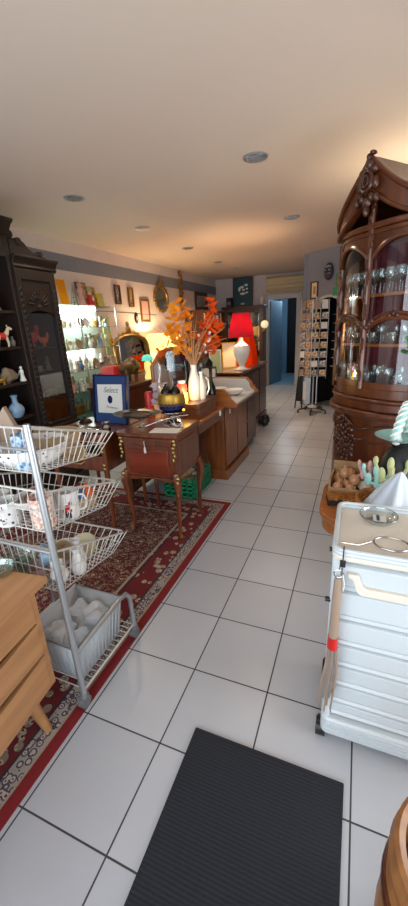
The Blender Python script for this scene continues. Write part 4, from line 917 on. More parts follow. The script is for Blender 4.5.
point('jar_lamp_light', (-1.21, 2.60, .97), 2.2, (1, .70, .30), .03)
# things behind: hexagonal mirror, paper flowers, red tin, dark bottles, leaning frames
hm_ = thing('wood_framed_mirror', 'eight-sided wooden framed mirror standing behind the navy gold pot', 'mirror', (-1.49, 2.96, .7575)); hm_.rotation_euler = (R(-3), 0, R(52))
oc = [(.20*x, .27+.25*z) for x, z in ((-.45, -1), (.45, -1), (1, -.55), (1, .5), (.55, .95), (0, 1.05), (-.55, .95), (-1, .5), (-1, -.55))]
part('wood_frame', MB().tube([(x, 0, z) for x, z in oc], .018, 8, closed=True), 'honey', hm_); part('mirror_glass', MB().prism([(x*.97, z) for x, z in oc], 'y', -.003, .003), 'mirror', hm_)
pf = MB(); rr = random.Random(2)
for _ in range(26): leaf(pf, (rr.uniform(-.07, .06), rr.uniform(-.04, .04), .17+rr.uniform(-.09, .11)), rr.uniform(.035, .05), rr)
pf.tube([(0, 0, 0), (.01, 0, .1), (-.01, 0, .2)], .004, 6)
single('paper_flowers', pf, 'lilac', 'bunch of lilac paper flowers in front of the eight-sided mirror', 'flowers', (-1.47, 2.62, .7575))
single('red_tin', MB().lathe([(.03, 0), (.035, .005), (.035, .2), (.028, .22), (0, .22)], n=20), 'red', 'tall red cylinder beside the lilac paper flowers', 'tin', (-1.56, 2.60, .7575))
for i, (x, y, h) in enumerate(((-1.30, 3.05, .42), (-1.20, 3.09, .36))): single('dark_bottle', MB().lathe([(.035, 0), (.04, .01), (.038, h*.5), (.014, h*.66), (.014, h*.92), (.018, h), (0, h)], n=20), 'black_gloss', ('taller' if i == 0 else 'shorter')+' dark bottle behind the white vase on the desk', 'bottle', (x, y, .7575))
# ---------------- marble washstand ----------------
ws = thing('marble_washstand', 'brown washstand with marble top and curved wooden side gallery', 'washstand', (-1.35, 3.58, 0)); O = (-1.35, 3.58, 0)
part('carcass', MB(O).box(-1.70, -1.135, 3.20, 3.97, .10, .735), 'cherry_light', ws, .006)
part('plinth', MB(O).box(-1.71, -1.105, 3.185, 3.985, 0, .10), 'cherry_light', ws, .006)
for (y0, y1) in ((3.23, 3.575), (3.595, 3.94)):
    d_ = part('door', MB(O).box(-1.134, -1.118, y0, y1, .13, .705), 'cherry_light', ws, .005); part('knob', MB(O).ell((-1.11, y1-.03, .42), (.011, .011, .011), 10, 6), 'brass', d_)
part('marble_top', MB(O).box(-1.72, -1.02, 3.205, 3.965, .737, .765), 'marble', ws, .006)
wing = [(-1.72, .735), (-1.00, .735), (-.985, .75), (-1.0, .772), (-1.045, .81), (-1.07, .865), (-1.12, .905), (-1.72, .905)]
for (y0, y1) in ((3.165, 3.205), (3.965, 4.005)): part('side_gallery', MB(O).prism(wing, 'y', y0, y1), 'honey', ws, .004)
part('marble_splash', MB(O).prism([(-1.715, .766), (-1.03, .766), (-1.075, .80), (-1.09, .855), (-1.13, .893), (-1.715, .893)], 'y', 3.945, 3.964), 'marble', ws, .003)
part('marble_back', MB(O).box(-1.75, -1.72, 3.165, 4.005, .735, 1.0), 'marble', ws, .004)
single('price_tag', MB().box(-.002, .002, -.012, .012, 0, .04).tube([(0, 0, .04), (0, 0, .075)], .001, 5), 'paper', 'white price tag hanging on the washstand door', 'tag', (-1.113, 3.34, .645))
for i, (x, y, r_, h, nm) in enumerate(((-1.17, 3.66, .10, .06, 'wide white porcelain bowl at the front of the marble top'), (-1.38, 3.80, .085, .05, 'smaller white porcelain bowl behind the wide one'), (-1.50, 3.62, .07, .09, 'white porcelain sauce boat at the far side of the marble top'))):
    t_ = thing('porcelain_bowl', nm, 'bowl', (x, y, .7655)); part('bowl_body', MB().shell([(r_*.4, 0), (r_*.8, h*.4), (r_, h)], n=28), 'porcelain', t_); part('handle', MB().tube([(r_*.95, 0, h*.8), (r_*1.25, 0, h*.85), (r_*1.2, 0, h*.4), (r_*.8, 0, h*.3)], .005, 6), 'porcelain', t_)
single('domed_cover', MB().lathe([(.07, 0), (.065, .012), (.03, .03), (.008, .036), (.012, .05), (0, .055)], n=24), 'porcelain', 'domed white lid lying between the bowls on the marble top', 'lid', (-1.50, 3.40, .7655))
# ---------------- green crate ----------------
gcr = thing('green_crate', 'green plastic crate full of odds and ends under the desk', 'crate', (-1.40, 2.895, 0)); gcr.scale = (1, .73, 1)
cw = MB()
for (x0, x1, y0, y1) in ((-.15, -.142, -.28, .28), (.142, .15, -.28, .28)):
    for z in (.0, .05, .09, .13, .165): cw.box(x0, x1, y0, y1, z+.004, z+.024)
    for k in range(12): cw.box(x0, x1, -.28+k*.05, -.268+k*.05, .004, .19)
for (y0, y1) in ((-.28, -.272), (.272, .28)):
    for z in (.0, .05, .09, .13, .165): cw.box(-.142, .142, y0, y1, z+.004, z+.024)
    for k in range(6): cw.box(-.142+k*.054, -.13+k*.054, y0, y1, .004, .19)
part('crate_lattice', cw, 'crate_green', gcr); part('crate_floor', MB().box(-.142, .142, -.272, .272, .004, .012), 'crate_green', gcr); part('crate_rim', MB().tube([(-.148, -.278, .19), (.148, -.278, .19), (.148, .278, .19), (-.148, .278, .19)], .007, 6, closed=True), 'crate_green', gcr)
rr = random.Random(4)
for k in range(14):
    c_ = rr.choice(['beige', 'grey', 'brown', 'stone', 'cream']); i, j = k % 3, k//3
    nm = ['near', 'second near', 'middle', 'second far', 'far'][j]; sd_ = ['left', 'centre', 'right'][i]
    single('packed_oddment', crumple(rr.uniform(.036, .046), k, (1, 1.1, .9)), c_, '%s wrapped oddment in the green crate, %s row, %s' % (cname.get(c_, c_), nm, sd_), 'oddment', (-1.40-.088+i*.088, 2.895-.15+j*.075, .15+rr.uniform(-.01, .02)), rr.uniform(0, 3), 'oddments packed in the green crate')
# ---------------- lamp cabinet with red lamp ----------------
sc_ = thing('side_cupboard', 'low dark brown cupboard just behind the marble washstand', 'cupboard', (-1.4, 4.3, 0)); O = (-1.4, 4.3, 0)
part('carcass', MB(O).box(-1.75, -1.19, 4.03, 4.60, .04, .70), 'cherry_dark', sc_, .006); part('top_board', MB(O).box(-1.77, -1.17, 4.02, 4.62, .70, .725), 'cherry_dark', sc_, .006)
d_ = part('door', MB(O).box(-1.188, -1.172, 4.06, 4.57, .08, .67), 'cherry_dark', sc_, .006); part('raised_panel', MB(O).box(-1.173, -1.163, 4.14, 4.49, .16, .59), 'cherry_dark', d_, .008)
lc = thing('lamp_cabinet', 'tall brown cabinet carrying the red lamp', 'cabinet', (-1.7, 5.3, 0)); O = (-1.7, 5.3, 0)
part('carcass', MB(O).box(-2.0, -1.41, 4.68, 6.15, .06, .84), 'cherry_dark', lc, .006); part('top_board', MB(O).box(-2.03, -1.38, 4.65, 6.18, .84, .87), 'cherry', lc, .008); part('plinth', MB(O).box(-2.01, -1.39, 4.67, 6.16, 0, .06), 'cherry_dark', lc)
for k in range(3):
    d_ = part('door', MB(O).box(-1.41, -1.39, 4.72+k*.48, 5.16+k*.48, .10, .80), 'cherry_dark', lc, .006); part('knob', MB(O).ell((-1.382, 4.77+k*.48, .45), (.012, .012, .012), 10, 6), 'brass', d_)
rl = thing('red_table_lamp', 'table lamp with bright red shade and white ribbed ceramic base', 'lamp', (-1.47, 4.98, .8705))
part('lamp_base', MB().lathe([(.09, 0), (.095, .012), (.06, .03), (.035, .05), (.05, .08), (.10, .18), (.12, .26), (.105, .32), (.06, .35), (.03, .38), (.02, .42)], n=10), 'porcelain', rl)
part('foot_dish', MB().lathe([(.12, 0), (.125, .006), (.09, .012)], n=28), 'marble', rl)
sh = MB(); 
for (r1, r2) in ((.175, .115), (.172, .112)):
    n = 36; vs = [(r1*math.cos(2*math.pi*k/n), r1*math.sin(2*math.pi*k/n), .43) for k in range(n)]+[(r2*math.cos(2*math.pi*k/n), r2*math.sin(2*math.pi*k/n), .73) for k in range(n)]
    sh.add(vs, [(k, (k+1) % n, n+(k+1) % n, n+k) for k in range(n)])
part('lamp_shade', sh, shade_mat('red_shade', '8f2430', .14, 'd83a4c'), rl)
part('bulb', MB().ell((0, 0, .50), (.028, .028, .04), 12, 8), emis('bulb_warm2', 'ffb878', 6), rl); part('bulb_stem', MB().cyl((0, 0, .41), (0, 0, .47), .012), 'brass', rl)
point('red_lamp_light', (-1.47, 4.98, 1.44), 26, (1, .62, .34), .05)
og = MB(); og.surf(lambda u, v: (.16*math.cos(2*math.pi*u)*(1-.35*v*v)*(1+.07*math.sin(14*math.pi*u)), .22*math.sin(2*math.pi*u)*(1-.35*v*v)*(1+.07*math.sin(14*math.pi*u)), .42*v), 56, 8).lathe([(.0, .42), (.12, .418)], n=20, sx=.9, sy=1.2)
single('orange_shawl', og, 'orange_cloth', 'bright orange cloth heaped on the cabinet behind the red lamp', 'cloth', (-1.60, 5.66, .8705))
def lean_frame(lab, loc, rz, w, h, fm, pic, tilt=-12, tri=False):
    o = thing('leaning_frame', lab, 'picture', loc); o.rotation_euler = (R(tilt), 0, rz)
    part('picture_frame', MB().box(-w/2, w/2, -.008, .008, 0, h), fm, o, .003); part('picture', MB().box(-w/2+.015, w/2-.015, -.0095, -.008, .015, h-.015), pic, o)
    if tri: part('pale_triangle', MB().prism([(-w/2+.02, h-.03), (w/2-.02, h-.03), (w*.3, .05)], 'y', -.012, -.0096), 'paper', o)
    return o
lean_frame('framed print with a pale triangle leaning left of the red lamp', (-1.62, 4.12, .7255), R(30), .20, .28, 'black', 'photo_b', tri=True)
lean_frame('narrow greenish card leaning directly beside the red lamp', (-1.72, 4.62, .7255+.145), R(20), .16, .30, 'paper', 'pale_green')
lean_frame('pale yellow card leaning behind the red lamp base', (-1.72, 5.2, .8705), R(20), .20, .36, 'yellow', 'cream')
lean_frame('dark framed photo leaning left of the pale triangle print', (-1.74, 4.18, .7255), R(50), .12, .34, 'black', 'photo_b')
ck = thing('dark_mantel_clock', 'dark upright clock shape behind the washstand gallery', 'clock', (-1.73, 4.35, .7255), R(60)); part('clock_case', MB().box(-.07, .07, -.05, .05, 0, .03).box(-.055, .055, -.04, .04, .03, .30).prism([(-.06, .30), (.06, .30), (0, .37)], 'y', -.045, .045), 'black', ck, .003); part('clock_face', MB().lathe([(0, .004), (.035, .004), (.04, 0)], (0, -.041, .22), 24, M=Matrix.Rotation(R(90), 4, 'X')), 'cream', ck)
hb = thing('floor_bag', 'small black bag on the floor beside the lamp cabinet', 'bag', (-1.24, 5.35, 0)); part('bag_body', crumple(.09, 22, (.9, 1.3, .75)), 'black', hb, loc=(0, 0, .073)); part('strap', MB().tube([(0, -.06, .11), (0, -.03, .17), (0, .03, .17), (0, .06, .11)], .006, 6), 'black', hb)
# ---------------- far wall: bookcase, poster, air conditioner ----------------
bk = thing('glazed_bookcase', 'dark glazed bookcase against the far wall beside the doorway', 'bookcase', (-2.52, 8.9, 0)); O = (-2.52, 8.9, 0)
part('carcass', MB(O).box(-3.0, -2.97, 8.72, 9.08, 0, 1.8).box(-2.09, -2.06, 8.72, 9.08, 0, 1.8).box(-2.97, -2.09, 9.06, 9.08, 0, 1.8).box(-2.97, -2.09, 8.74, 9.06, .0, .08), 'cherry_dark', bk, .003)
part('cornice', MB(O).box(-3.03, -2.03, 8.68, 9.09, 1.8, 1.86), 'cherry_dark', bk, .01)
for z in (.5, .85, 1.15, 1.47): part('shelf', MB(O).box(-2.97, -2.09, 8.76, 9.06, z, z+.02), 'cherry_dark', bk)
for (x0, x1) in ((-2.97, -2.535), (-2.525, -2.09)):
    m = MB(O).box(x0, x0+.05, 8.70, 8.72, .08, 1.8).box(x1-.05, x1, 8.70, 8.72, .08, 1.8).box(x0+.05, x1-.05, 8.70, 8.72, 1.74, 1.8).box(x0+.05, x1-.05, 8.70, 8.72, .08, .6)
    d_ = part('glazed_door', m, 'cherry_dark', bk, .003); part('glass_pane', MB(O).box(x0+.05, x1-.05, 8.708, 8.712, .6, 1.74), 'pane', d_)
rr = random.Random(8)
for zi, z in enumerate((.521, .871, 1.171, 1.491)):
    for i in range(9):
        c_ = rr.choice(['brown', 'maroon', 'tan', 'cream', 'navy', 'paper']); h = rr.uniform(.18, .25)
        o = single('book', MB().box(-.035, .035, -.09, .09, 0, h), c_, 'book in the glazed bookcase, %s shelf, %s from the left' % (['lowest', 'second', 'third', 'top'][zi], ORD[i]), 'book', (-2.90+i*.092, 8.92, z), 0, 'books behind the bookcase glass')
po = thing('mask_picture', 'dark teal framed picture with white mask reliefs above the bookcase', 'picture', (-2.60, 8.98, 1.8605)); po.rotation_euler = (R(-4), 0, 0)
part('picture_frame', MB().box(-.24, .24, -.02, .0, 0, .03).box(-.24, .24, -.02, 0, .60, .63).box(-.24, -.21, -.02, 0, .03, .60).box(.21, .24, -.02, 0, .03, .60), 'brown', po, .003); part('picture', MB().box(-.21, .21, -.008, .0, .03, .60), 'teal_dark', po)
for (x, z, a, b) in ((-.02, .42, .05, .03), (.08, .46, .045, .028), (.02, .36, .035, .022), (.10, .38, .03, .02), (-.08, .38, .03, .05), (0, .28, .07, .028), (.10, .30, .035, .02), (.0, .06, .05, .02)): part('white_mask', MB().ell((x, -.012, z), (a, .008, b), 12, 8), 'porcelain', po)
trinket('figurine', .24, 'porcelain', 'white seated figurine on the right end of the bookcase top', (-2.12, 8.85, 1.8605))
sp_ = thing('small_speaker', 'small black loudspeaker on the left end of the bookcase top', 'loudspeaker', (-2.88, 8.85, 1.8605)); part('speaker_case', MB().box(-.06, .06, -.07, .07, 0, .2), 'black', sp_, .005); part('speaker_cone', MB().lathe([(.045, 0), (.03, .006), (0, .008)], (0, -.071, .08), 18, M=Matrix.Rotation(R(90), 4, 'X')), 'grey', sp_)
wl = thing('sconce_lamp', 'small lamp with round cream shade beside the far bookcase', 'lamp', (-1.98, 8.55, 1.36)); part('shade', MB().ell((0, 0, .08), (.085, .085, .085), 18, 12), emis('sconce_glow', 'f0d9ac', .7), wl); part('arm', MB().tube([(-.075, .14, -.06), (-.03, .05, -.07), (0, 0, -.05), (0, 0, 0)], .012, 8), 'gilt', wl); part('wall_rose', MB().ell((-.075, .16, -.06), (.012, .035, .05), 10, 8), 'gilt', wl)
ac = thing('air_conditioner', 'long beige wall air conditioner above the far doorway', 'air conditioner', (-1.58, 9.1, 2.12))
part('housing', MB().prism([(0, .03), (-.16, 0), (-.21, .06), (-.21, .27), (-.17, .31), (0, .31)], 'x', -.45, .45), 'ac_plastic', ac, .006)
part('air_flap', MB().prism([(-.165, -.002), (-.215, .055), (-.219, .053), (-.168, -.008)], 'x', -.42, .42), 'ac_plastic', ac); part('front_seam', MB().box(-.44, .44, -.2125, -.21, .13, .135), 'brown', ac); part('badge', MB().box(.0, .16, -.2125, -.21, .075, .09), 'paper', ac)
# ---------------- bow-fronted vitrine cabinet (right) ----------------
VC = (0.03, 2.5, 0); VA = math.atan2(-.69, .72)
VM = Matrix.Translation(VC) @ Matrix.Rotation(VA, 4, 'Z')
vt = thing('vitrine_cabinet', 'tall bow-fronted carved vitrine cabinet full of glassware on the right', 'cabinet', VC, VA)
yf = lambda t, off=0: 3.2*abs(t)**3-off
def bow(w, off, yb=.40, n=20):
    return [(-w+2*w*k/n, yf(-w+2*w*k/n, off)) for k in range(n+1)]+[(w, yb), (-w, yb)]
def V(name, m, mat='cherry', par=vt, bev=0, **k): return part(name, m, mat, par, bev, **k)
V('plinth', MB().prism(bow(.475, .05), 'z', .02, .15).prism(bow(.465, .035), 'z', .15, .175), bev=.006)
V('lower_body', MB().prism(bow(.44, .0), 'z', .175, .86), bev=.006)
V('waist_moulding', MB().prism(bow(.46, .03), 'z', .86, .88).prism(bow(.48, .055), 'z', .88, .91).prism(bow(.43, .02), 'z', .91, .965).prism(bow(.44, .035), 'z', .965, .985), bev=.008)
V('upper_base', MB().prism(bow(.385, .0), 'z', .985, 1.045), bev=.005)
V('back_panel', MB().box(-.39, .39, .385, .40, 1.0, 2.0), 'cherry_dark')
for sx in (-1, 1):
    V('side_panel', MB().box(min(sx*.39, sx*.375), max(sx*.39, sx*.375), .13, .385, 1.0, 1.9), 'cherry')
for z in (1.30, 1.575):
    s_ = V('shelf', MB().prism(bow(.37, -.03, .37), 'z', z-.006, z), 'glass'); V('shelf_edge', MB().slab(lambda u, v: (-.37+.74*u, yf(-.37+.74*u, -.02), z-.012+.016*v), 20, 1, (0, .01, 0)), 'honey', s_)
# posts with climbing leaves
for t_ in (-.355, 0, .355):
    y = yf(t_, .012); ztop = 2.08 if t_ == 0 else 1.90
    V('post', MB().tube([(t_, y, 1.04), (t_, y, ztop)], [.019, .015], 10), 'cherry')
    m = MB()
    for k in range(int((ztop-1.05)/.032)):
        a = k*1.1; m.ell((t_+.012*math.sin(a), y-.013, 1.07+k*.032), (.011, .008, .02), 8, 5, Matrix.Rotation(.5*math.cos(a), 4, 'Y'))
    V('leaf_carving', m, 'cherry_dark')
def arcrail(z0, rise, r, t0, t1, off=.012):
    return MB().tube([(t0+(t1-t0)*k/16, yf(t0+(t1-t0)*k/16, off), z0+rise*math.sin(math.pi*k/16)**.8) for k in range(17)], r, 8)
for (t0, t1) in ((-.345, -.015), (.015, .345)):
    d_ = V('glazed_door', MB().slab(lambda u, v: (t0+(t1-t0)*u, yf(t0+(t1-t0)*u, .006), 1.045+.035*v), 10, 1, (0, .02, 0)), 'cherry')
    m = MB()
    # upper spandrel: arched opening under the top rail
    def sp(u, v):
        t_ = t0+(t1-t0)*u; lo = 1.77+.085*math.sin(math.pi*u)**.7
        return (t_, yf(t_, .006), lo+(1.90-lo)*v)
    m.slab(sp, 16, 2, (0, .02, 0)); V('door_head', m, 'cherry', d_)
    V('door_arch', arcrail(1.765, .085, .011, t0, t1), 'cherry', d_)
    m = arcrail(1.385, .065, .013, t0, t1); tc = (t0+t1)/2
    a2 = arcrail(1.41, .065, .008, t0, t1); m.add(a2.v, a2.f)
    V('mid_arch', m, 'cherry', d_)
    m = MB()
    for dt in (-.16, -.14, -.12, .12, .14, .16): m.ell((tc+dt, yf(tc+dt, .025), 1.40+(.16-abs(dt))*.8), (.016, .01, .014), 8, 5)
    for dt, dz in ((-.02, .01), (0, .02), (.02, .01)): m.ell((tc+dt, yf(tc+dt, .025), 1.45+dz), (.014, .01, .014), 8, 5)
    m.tube([(tc+.16*(k/8-1), yf(tc+.16*(k/8-1), .018), 1.40+.065*math.sin(math.pi*k/16)) for k in range(17)], .004, 6); V('arch_carving', m, 'cherry_dark', d_)
    V('glass_pane', MB().surf(lambda u, v: (t0+(t1-t0)*u, yf(t0+(t1-t0)*u, -.004), 1.08+.78*v), 10, 1), 'pane', d_)
V('cornice', MB().prism(bow(.37, .02), 'z', 1.88, 1.905).prism(bow(.38, .035), 'z', 1.905, 1.935), 'cherry', bev=.006)
zt = lambda t_: 1.975+.265*max(0, 1-abs(t_)/.38)**1.5
zb = lambda t_: zt(t_)-(.05+.10*max(0, 1-abs(t_)/.38)**.6)
V('crest_band', MB().slab(lambda u, v: (-.38+.76*u, yf(-.38+.76*u, .05), zb(-.38+.76*u)+(zt(-.38+.76*u)-zb(-.38+.76*u))*v), 40, 1, (0, .05, 0)), 'cherry', bev=.004)
V('crest_moulding', MB().tube([(t_, yf(t_, .06), zt(t_)-.006) for t_ in [-.38+.76*k/40 for k in range(41)]], .013, 8), 'cherry')
V('crest_lower_moulding', MB().tube([(t_, yf(t_, .055), zb(t_)+.008) for t_ in [-.38+.76*k/40 for k in range(41)]], .010, 8), 'cherry')
V('crest_roof', MB().slab(lambda u, v: (-.38+.76*u, yf(-.38+.76*u, 0)*(1-v)+.39*v, zt(-.38+.76*u)-.012-.02*v), 40, 1, (0, 0, .01)), 'cherry_dark')
V('crest_back', MB().slab(lambda u, v: (-.37+.74*u, .385, 1.93+(zt(-.37+.74*u)-.03-1.93)*v), 30, 1, (0, .012, 0)), 'cherry_dark')
m = MB()
for (t_, z, a, b) in ((0, 2.29, .028, .035), (-.035, 2.26, .03, .022), (.035, 2.26, .03, .022), (0, 2.32, .016, .022), (.02, 2.335, .014, .012), (-.05, 2.20, .024, .035), (.05, 2.20, .024, .035), (0, 2.12, .03, .03), (-.03, 2.14, .02, .025), (.03, 2.14, .02, .025), (0, 2.08, .018, .03), (-.065, 2.13, .018, .026), (.065, 2.13, .018, .026)):
    m.ell((t_, yf(t_, .07), z-.09), (a*.9, .022, b*.9), 10, 7)
ring = [(.035*math.cos(a), yf(0, .085), 2.125+.045*math.sin(a)) for a in [2*math.pi*k/20 for k in range(20)]]
m.tube(ring, .010, 8, closed=True).tube([(.018*math.cos(a), yf(0, .09), 2.125+.024*math.sin(a)) for a in [2*math.pi*k/16 for k in range(16)]], .007, 8, closed=True)
V('crest_carving', m, 'cherry_dark')
# lower door carving
m = MB(); rr = random.Random(6)
for k in range(46):
    a = k*2.4; q = math.sqrt(k/46); t_ = -.11+.11*q*math.cos(a); z = .67+.14*q*math.sin(a)
    m.ell((t_, yf(t_, .008), z), (rr.uniform(.010, .02), .012, rr.uniform(.012, .024)), 8, 5, Matrix.Rotation(rr.uniform(-1, 1), 4, 'Y'))
for k in range(7): a = math.pi*(k+.5)/7; t_ = -.11-.06*math.cos(a); m.ell((t_, yf(t_, .014), .80+.035*math.sin(a)), (.010, .012, .024), 8, 5, Matrix.Rotation(-(a-math.pi/2), 4, 'Y'))
V('rococo_carving', m, 'cherry_dark')
def vine(pts, r=.006):
    return MB().tube([(t_, yf(t_, .004), z) for t_, z in pts], r, 8)
def smooth(pts, n=8):
    out = []
    for i in range(len(pts)-1):
        p0 = Vector(pts[max(i-1, 0)]); p1 = Vector(pts[i]); p2 = Vector(pts[i+1]); p3 = Vector(pts[min(i+2, len(pts)-1)])
        for k in range(n):
            s = k/n; out.append(tuple(.5*((2*p1)+(p2-p0)*s+(2*p0-5*p1+4*p2-p3)*s*s+(3*p1-p0-3*p2+p3)*s**3)))
    out.append(pts[-1]); return out
V('panel_line', vine(smooth([(-.42, .82), (-.36, .80), (-.28, .76), (-.20, .82), (-.10, .815), (-.0, .78), (.10, .80), (.22, .83), (.34, .80)]), .007), 'cherry_dark')
V('panel_line', vine(smooth([(-.05, .60), (-.02, .68), (.05, .72), (.12, .70), (.2, .72), (.27, .69), (.31, .60)])), 'cherry_dark')
V('panel_line', vine(smooth([(-.42, .80), (-.40, .6), (-.415, .4), (-.40, .25), (-.3, .23), (-.1, .24), (0, .23)])), 'cherry_dark')
# red curtain lining
V('curtain_lining', MB().surf(lambda u, v: (-.37+.74*u, .37+.012*math.sin(u*70), 1.045+.84*v), 160, 2), 'maroon')
# glassware
def onv(t_, d, z): return VM @ Vector((t_, yf(t_, 0)+d, z))
for z, n, h, nm, kk in ((1.576, 11, .135, 'top', ['goblet']), (1.301, 10, .10, 'middle', ['goblet', 'cup']), (1.0455, 10, .115, 'bottom', ['goblet', 'goblet', 'cup'])):
    i = 0
    for row, d in ((0, .055), (1, .115), (2, .18)):
        for k in range(n):
            t_ = -.33+.66*(k+.5*(row % 2))/n
            if yf(t_)+d > .34: continue
            kd = kk[(k+row) % len(kk)]; mt_ = 'glass'
            if nm == 'bottom' and row == 0 and k == 4: kd, mt_ = 'cup', 'porcelain'
            lab = ('white porcelain cup among the glasses on the vitrine floor' if mt_ == 'porcelain' else '%s on the %s vitrine shelf, %s row, %s from the left' % ({'goblet': 'stemmed glass', 'cup': 'glass cup'}[kd], nm, ['front', 'middle', 'back'][row], ORD[k]))
            trinket(kd, h*(.62 if kd == 'cup' else 1)+.002*(k % 3), mt_, lab, onv(t_, d, z), k*.7, 'glasses on the %s vitrine shelf' % nm, 'cup' if kd == 'cup' else 'glass')
            i += 1
sp = thing('leaf_sprig', 'bright green artificial leaf sprig hanging on the vitrine door, right edge', 'sprig', onv(.27, -.035, 1.30)); m = MB(); rr = random.Random(12)
for _ in range(9): leaf(m, (rr.uniform(-.02, .05), rr.uniform(-.02, .02), rr.uniform(-.04, .05)), rr.uniform(.02, .035), rr)
part('leaves', m, 'green', sp); part('stem', MB().tube([(0, .02, .05), (0, 0, 0), (.02, -.01, -.05)], .003, 6), 'green', sp)
# unseen torchiere added behind the vitrine to brighten the ceiling above it
tc = thing('added_torchiere', 'unseen uplighter floor lamp added behind the vitrine cabinet', 'lamp', (.30, 3.38, 0)); part('base', MB().lathe([(.12, 0), (.12, .015), (.02, .03)], n=24), 'dark_metal', tc); part('pole', MB().cyl((0, 0, .03), (0, 0, 1.78), .012), 'dark_metal', tc); part('bowl', MB().shell([(.02, 1.78), (.09, 1.82), (.13, 1.88)], n=28), 'dark_metal', tc); part('bulb', MB().ell((0, 0, 1.85), (.02, .02, .03)), emis('bulb_up', 'ffd9a0', 6), tc)
point('added_ceiling_uplight', (.30, 3.38, 1.95), 20, (1, .80, .55), .05)

# ---------------- low table with onions, tray, ceramic pieces ----------------
lt = thing('low_round_cornered_table', 'low orange brown table with rounded corners in front of the vitrine', 'table', (.24, 1.97, 0)); O = (.24, 1.97, 0)
def rrect(x0, x1, y0, y1, r, n=6):
    out = []
    for cx, cy, a0 in ((x1-r, y1-r, 0), (x0+r, y1-r, 90), (x0+r, y0+r, 180), (x1-r, y0+r, 270)):
        out += [(cx+r*math.cos(R(a0+90*k/n)), cy+r*math.sin(R(a0+90*k/n))) for k in range(n+1)]
    return out
part('table_top', MB(O).prism(rrect(-.13, .50, 1.70, 2.24, .14), 'z', .49, .52), 'honey', lt, .008); part('apron', MB(O).prism(rrect(-.115, .485, 1.715, 2.225, .13), 'z', .42, .49), 'honey', lt, .004)
part('pedestal', MB(O).lathe([(.10, 0), (.10, .02), (.04, .05), (.035, .25), (.05, .36), (.12, .42)], (.24, 1.97, 0), 20), 'cherry_dark', lt)
oc_ = thing('onion_crate', 'small wooden crate holding onions on the low table', 'crate', (.022, 2.10, .5205), R(-4))
part('crate_side', MB().box(-.115, -.105, -.10, .10, 0, .09), 'crate_wood', oc_); part('crate_side', MB().box(.105, .115, -.10, .10, 0, .09), 'crate_wood', oc_)
part('crate_end', MB().box(-.105, .105, -.105, -.095, 0, .045), 'crate_wood', oc_); part('crate_end', MB().box(-.115, .115, .095, .105, 0, .135), 'crate_wood', oc_); part('crate_floor', MB().box(-.105, .105, -.095, .095, 0, .008), 'crate_wood', oc_); part('crate_divider', MB().box(.02, .026, -.095, .095, .008, .06), 'crate_wood', oc_)
part('paper_lining', crumple(.045, 31, (1.0, 1.6, .45)), 'paper', oc_, loc=(.065, 0, .035))
on = MB().lathe([(.0, 0), (.014, .002), (.029, .018), (.031, .032), (.022, .048), (.007, .057), (.004, .070), (0, .071)], n=16)
onme = on.mesh('onion', 'onion')
ol = [(-.072, .05, .010, 'large onion at the far left of the crate'), (-.015, .055, .010, 'onion at the back of the crate beside the crate end'), (-.075, -.01, .010, 'onion at the left side of the crate, second from the back'), (-.015, -.01, .010, 'onion in the middle of the bottom layer in the crate'), (-.04, .02, .055, 'round onion on top of the heap in the crate'), (-.005, .045, .058, 'onion on top of the heap toward the back right'), (-.075, -.065, .010, 'little onion in the near left corner of the crate'), (-.015, -.068, .010, 'onion in the near row of the crate, next to the paper'), (.0, -.035, .052, 'small onion lying near the paper lining on top')]
for i, (x, y, z, lab) in enumerate(ol):
    p = Matrix.Translation(oc_.location) @ Matrix.Rotation(R(-4), 4, 'Z') @ Vector((x, y, z)); o = link('onion', onme, None, p, (R(15*(i % 3)), R(12*(i % 4)-12), i)); o['label'] = lab; o['category'] = 'onion'; o['group'] = 'onions in the wooden crate'; k = 1.12-.06*(i % 4); o.scale = (k, k, k)
wt2 = thing('inlaid_tray', 'flat dark-sided inlaid wooden box in front of the onion crate', 'box', (.0, 1.925, .5205), R(10)); part('box_body', MB().box(-.10, .10, -.05, .05, 0, .03), 'dark_oak', wt2, .002); part('inlaid_lid', MB().box(-.10, .10, -.05, .05, .031, .037), 'marquetry', wt2, .002)
wk = thing('wicker_basket', 'orange wicker basket with folded white cloths in front of the ceramic piece', 'basket', (.21, 1.80, .5205))
m = MB()
for k in range(7): r_ = .115+.03*math.sin(k/6*1.3); m.tube([(r_*math.cos(2*math.pi*j/28)*1.15, r_*math.sin(2*math.pi*j/28), .008+k*.015+.003*(1 if (j+k) % 2 else -1)) for j in range(28)], .0085, 6, closed=True)
part('weave', m, 'wicker', wk); part('basket_floor', MB().lathe([(.0, .004), (.11, .004), (.11, .008), (0, .008)], n=28, sx=1.15), 'wicker', wk)
def cone_cloth(h, r, seed):
    rr = random.Random(seed); ph = rr.uniform(0, 6)
    return MB().surf(lambda u, v: ((r*(1-v)**.8*(1+.10*math.sin(2*math.pi*u*7+ph)) + .004)*math.cos(2*math.pi*u), (r*(1-v)**.8*(1+.10*math.sin(2*math.pi*u*7+ph))+.004)*math.sin(2*math.pi*u), h*v), 56, 10)
c1 = single('folded_cloth', cone_cloth(.235, .125, 1), 'white_cloth', 'pointed pale blue white cloth standing up in the wicker basket', 'cloth', (.20, 1.79, .545)); c1.rotation_euler = (R(4), R(6), 0)
c2 = single('folded_cloth', cone_cloth(.17, .08, 2), 'white_cloth', 'second smaller white cloth at the right edge, beside the pointed one', 'cloth', (.365, 1.77, .56)); c2.rotation_euler = (0, R(10), .5)
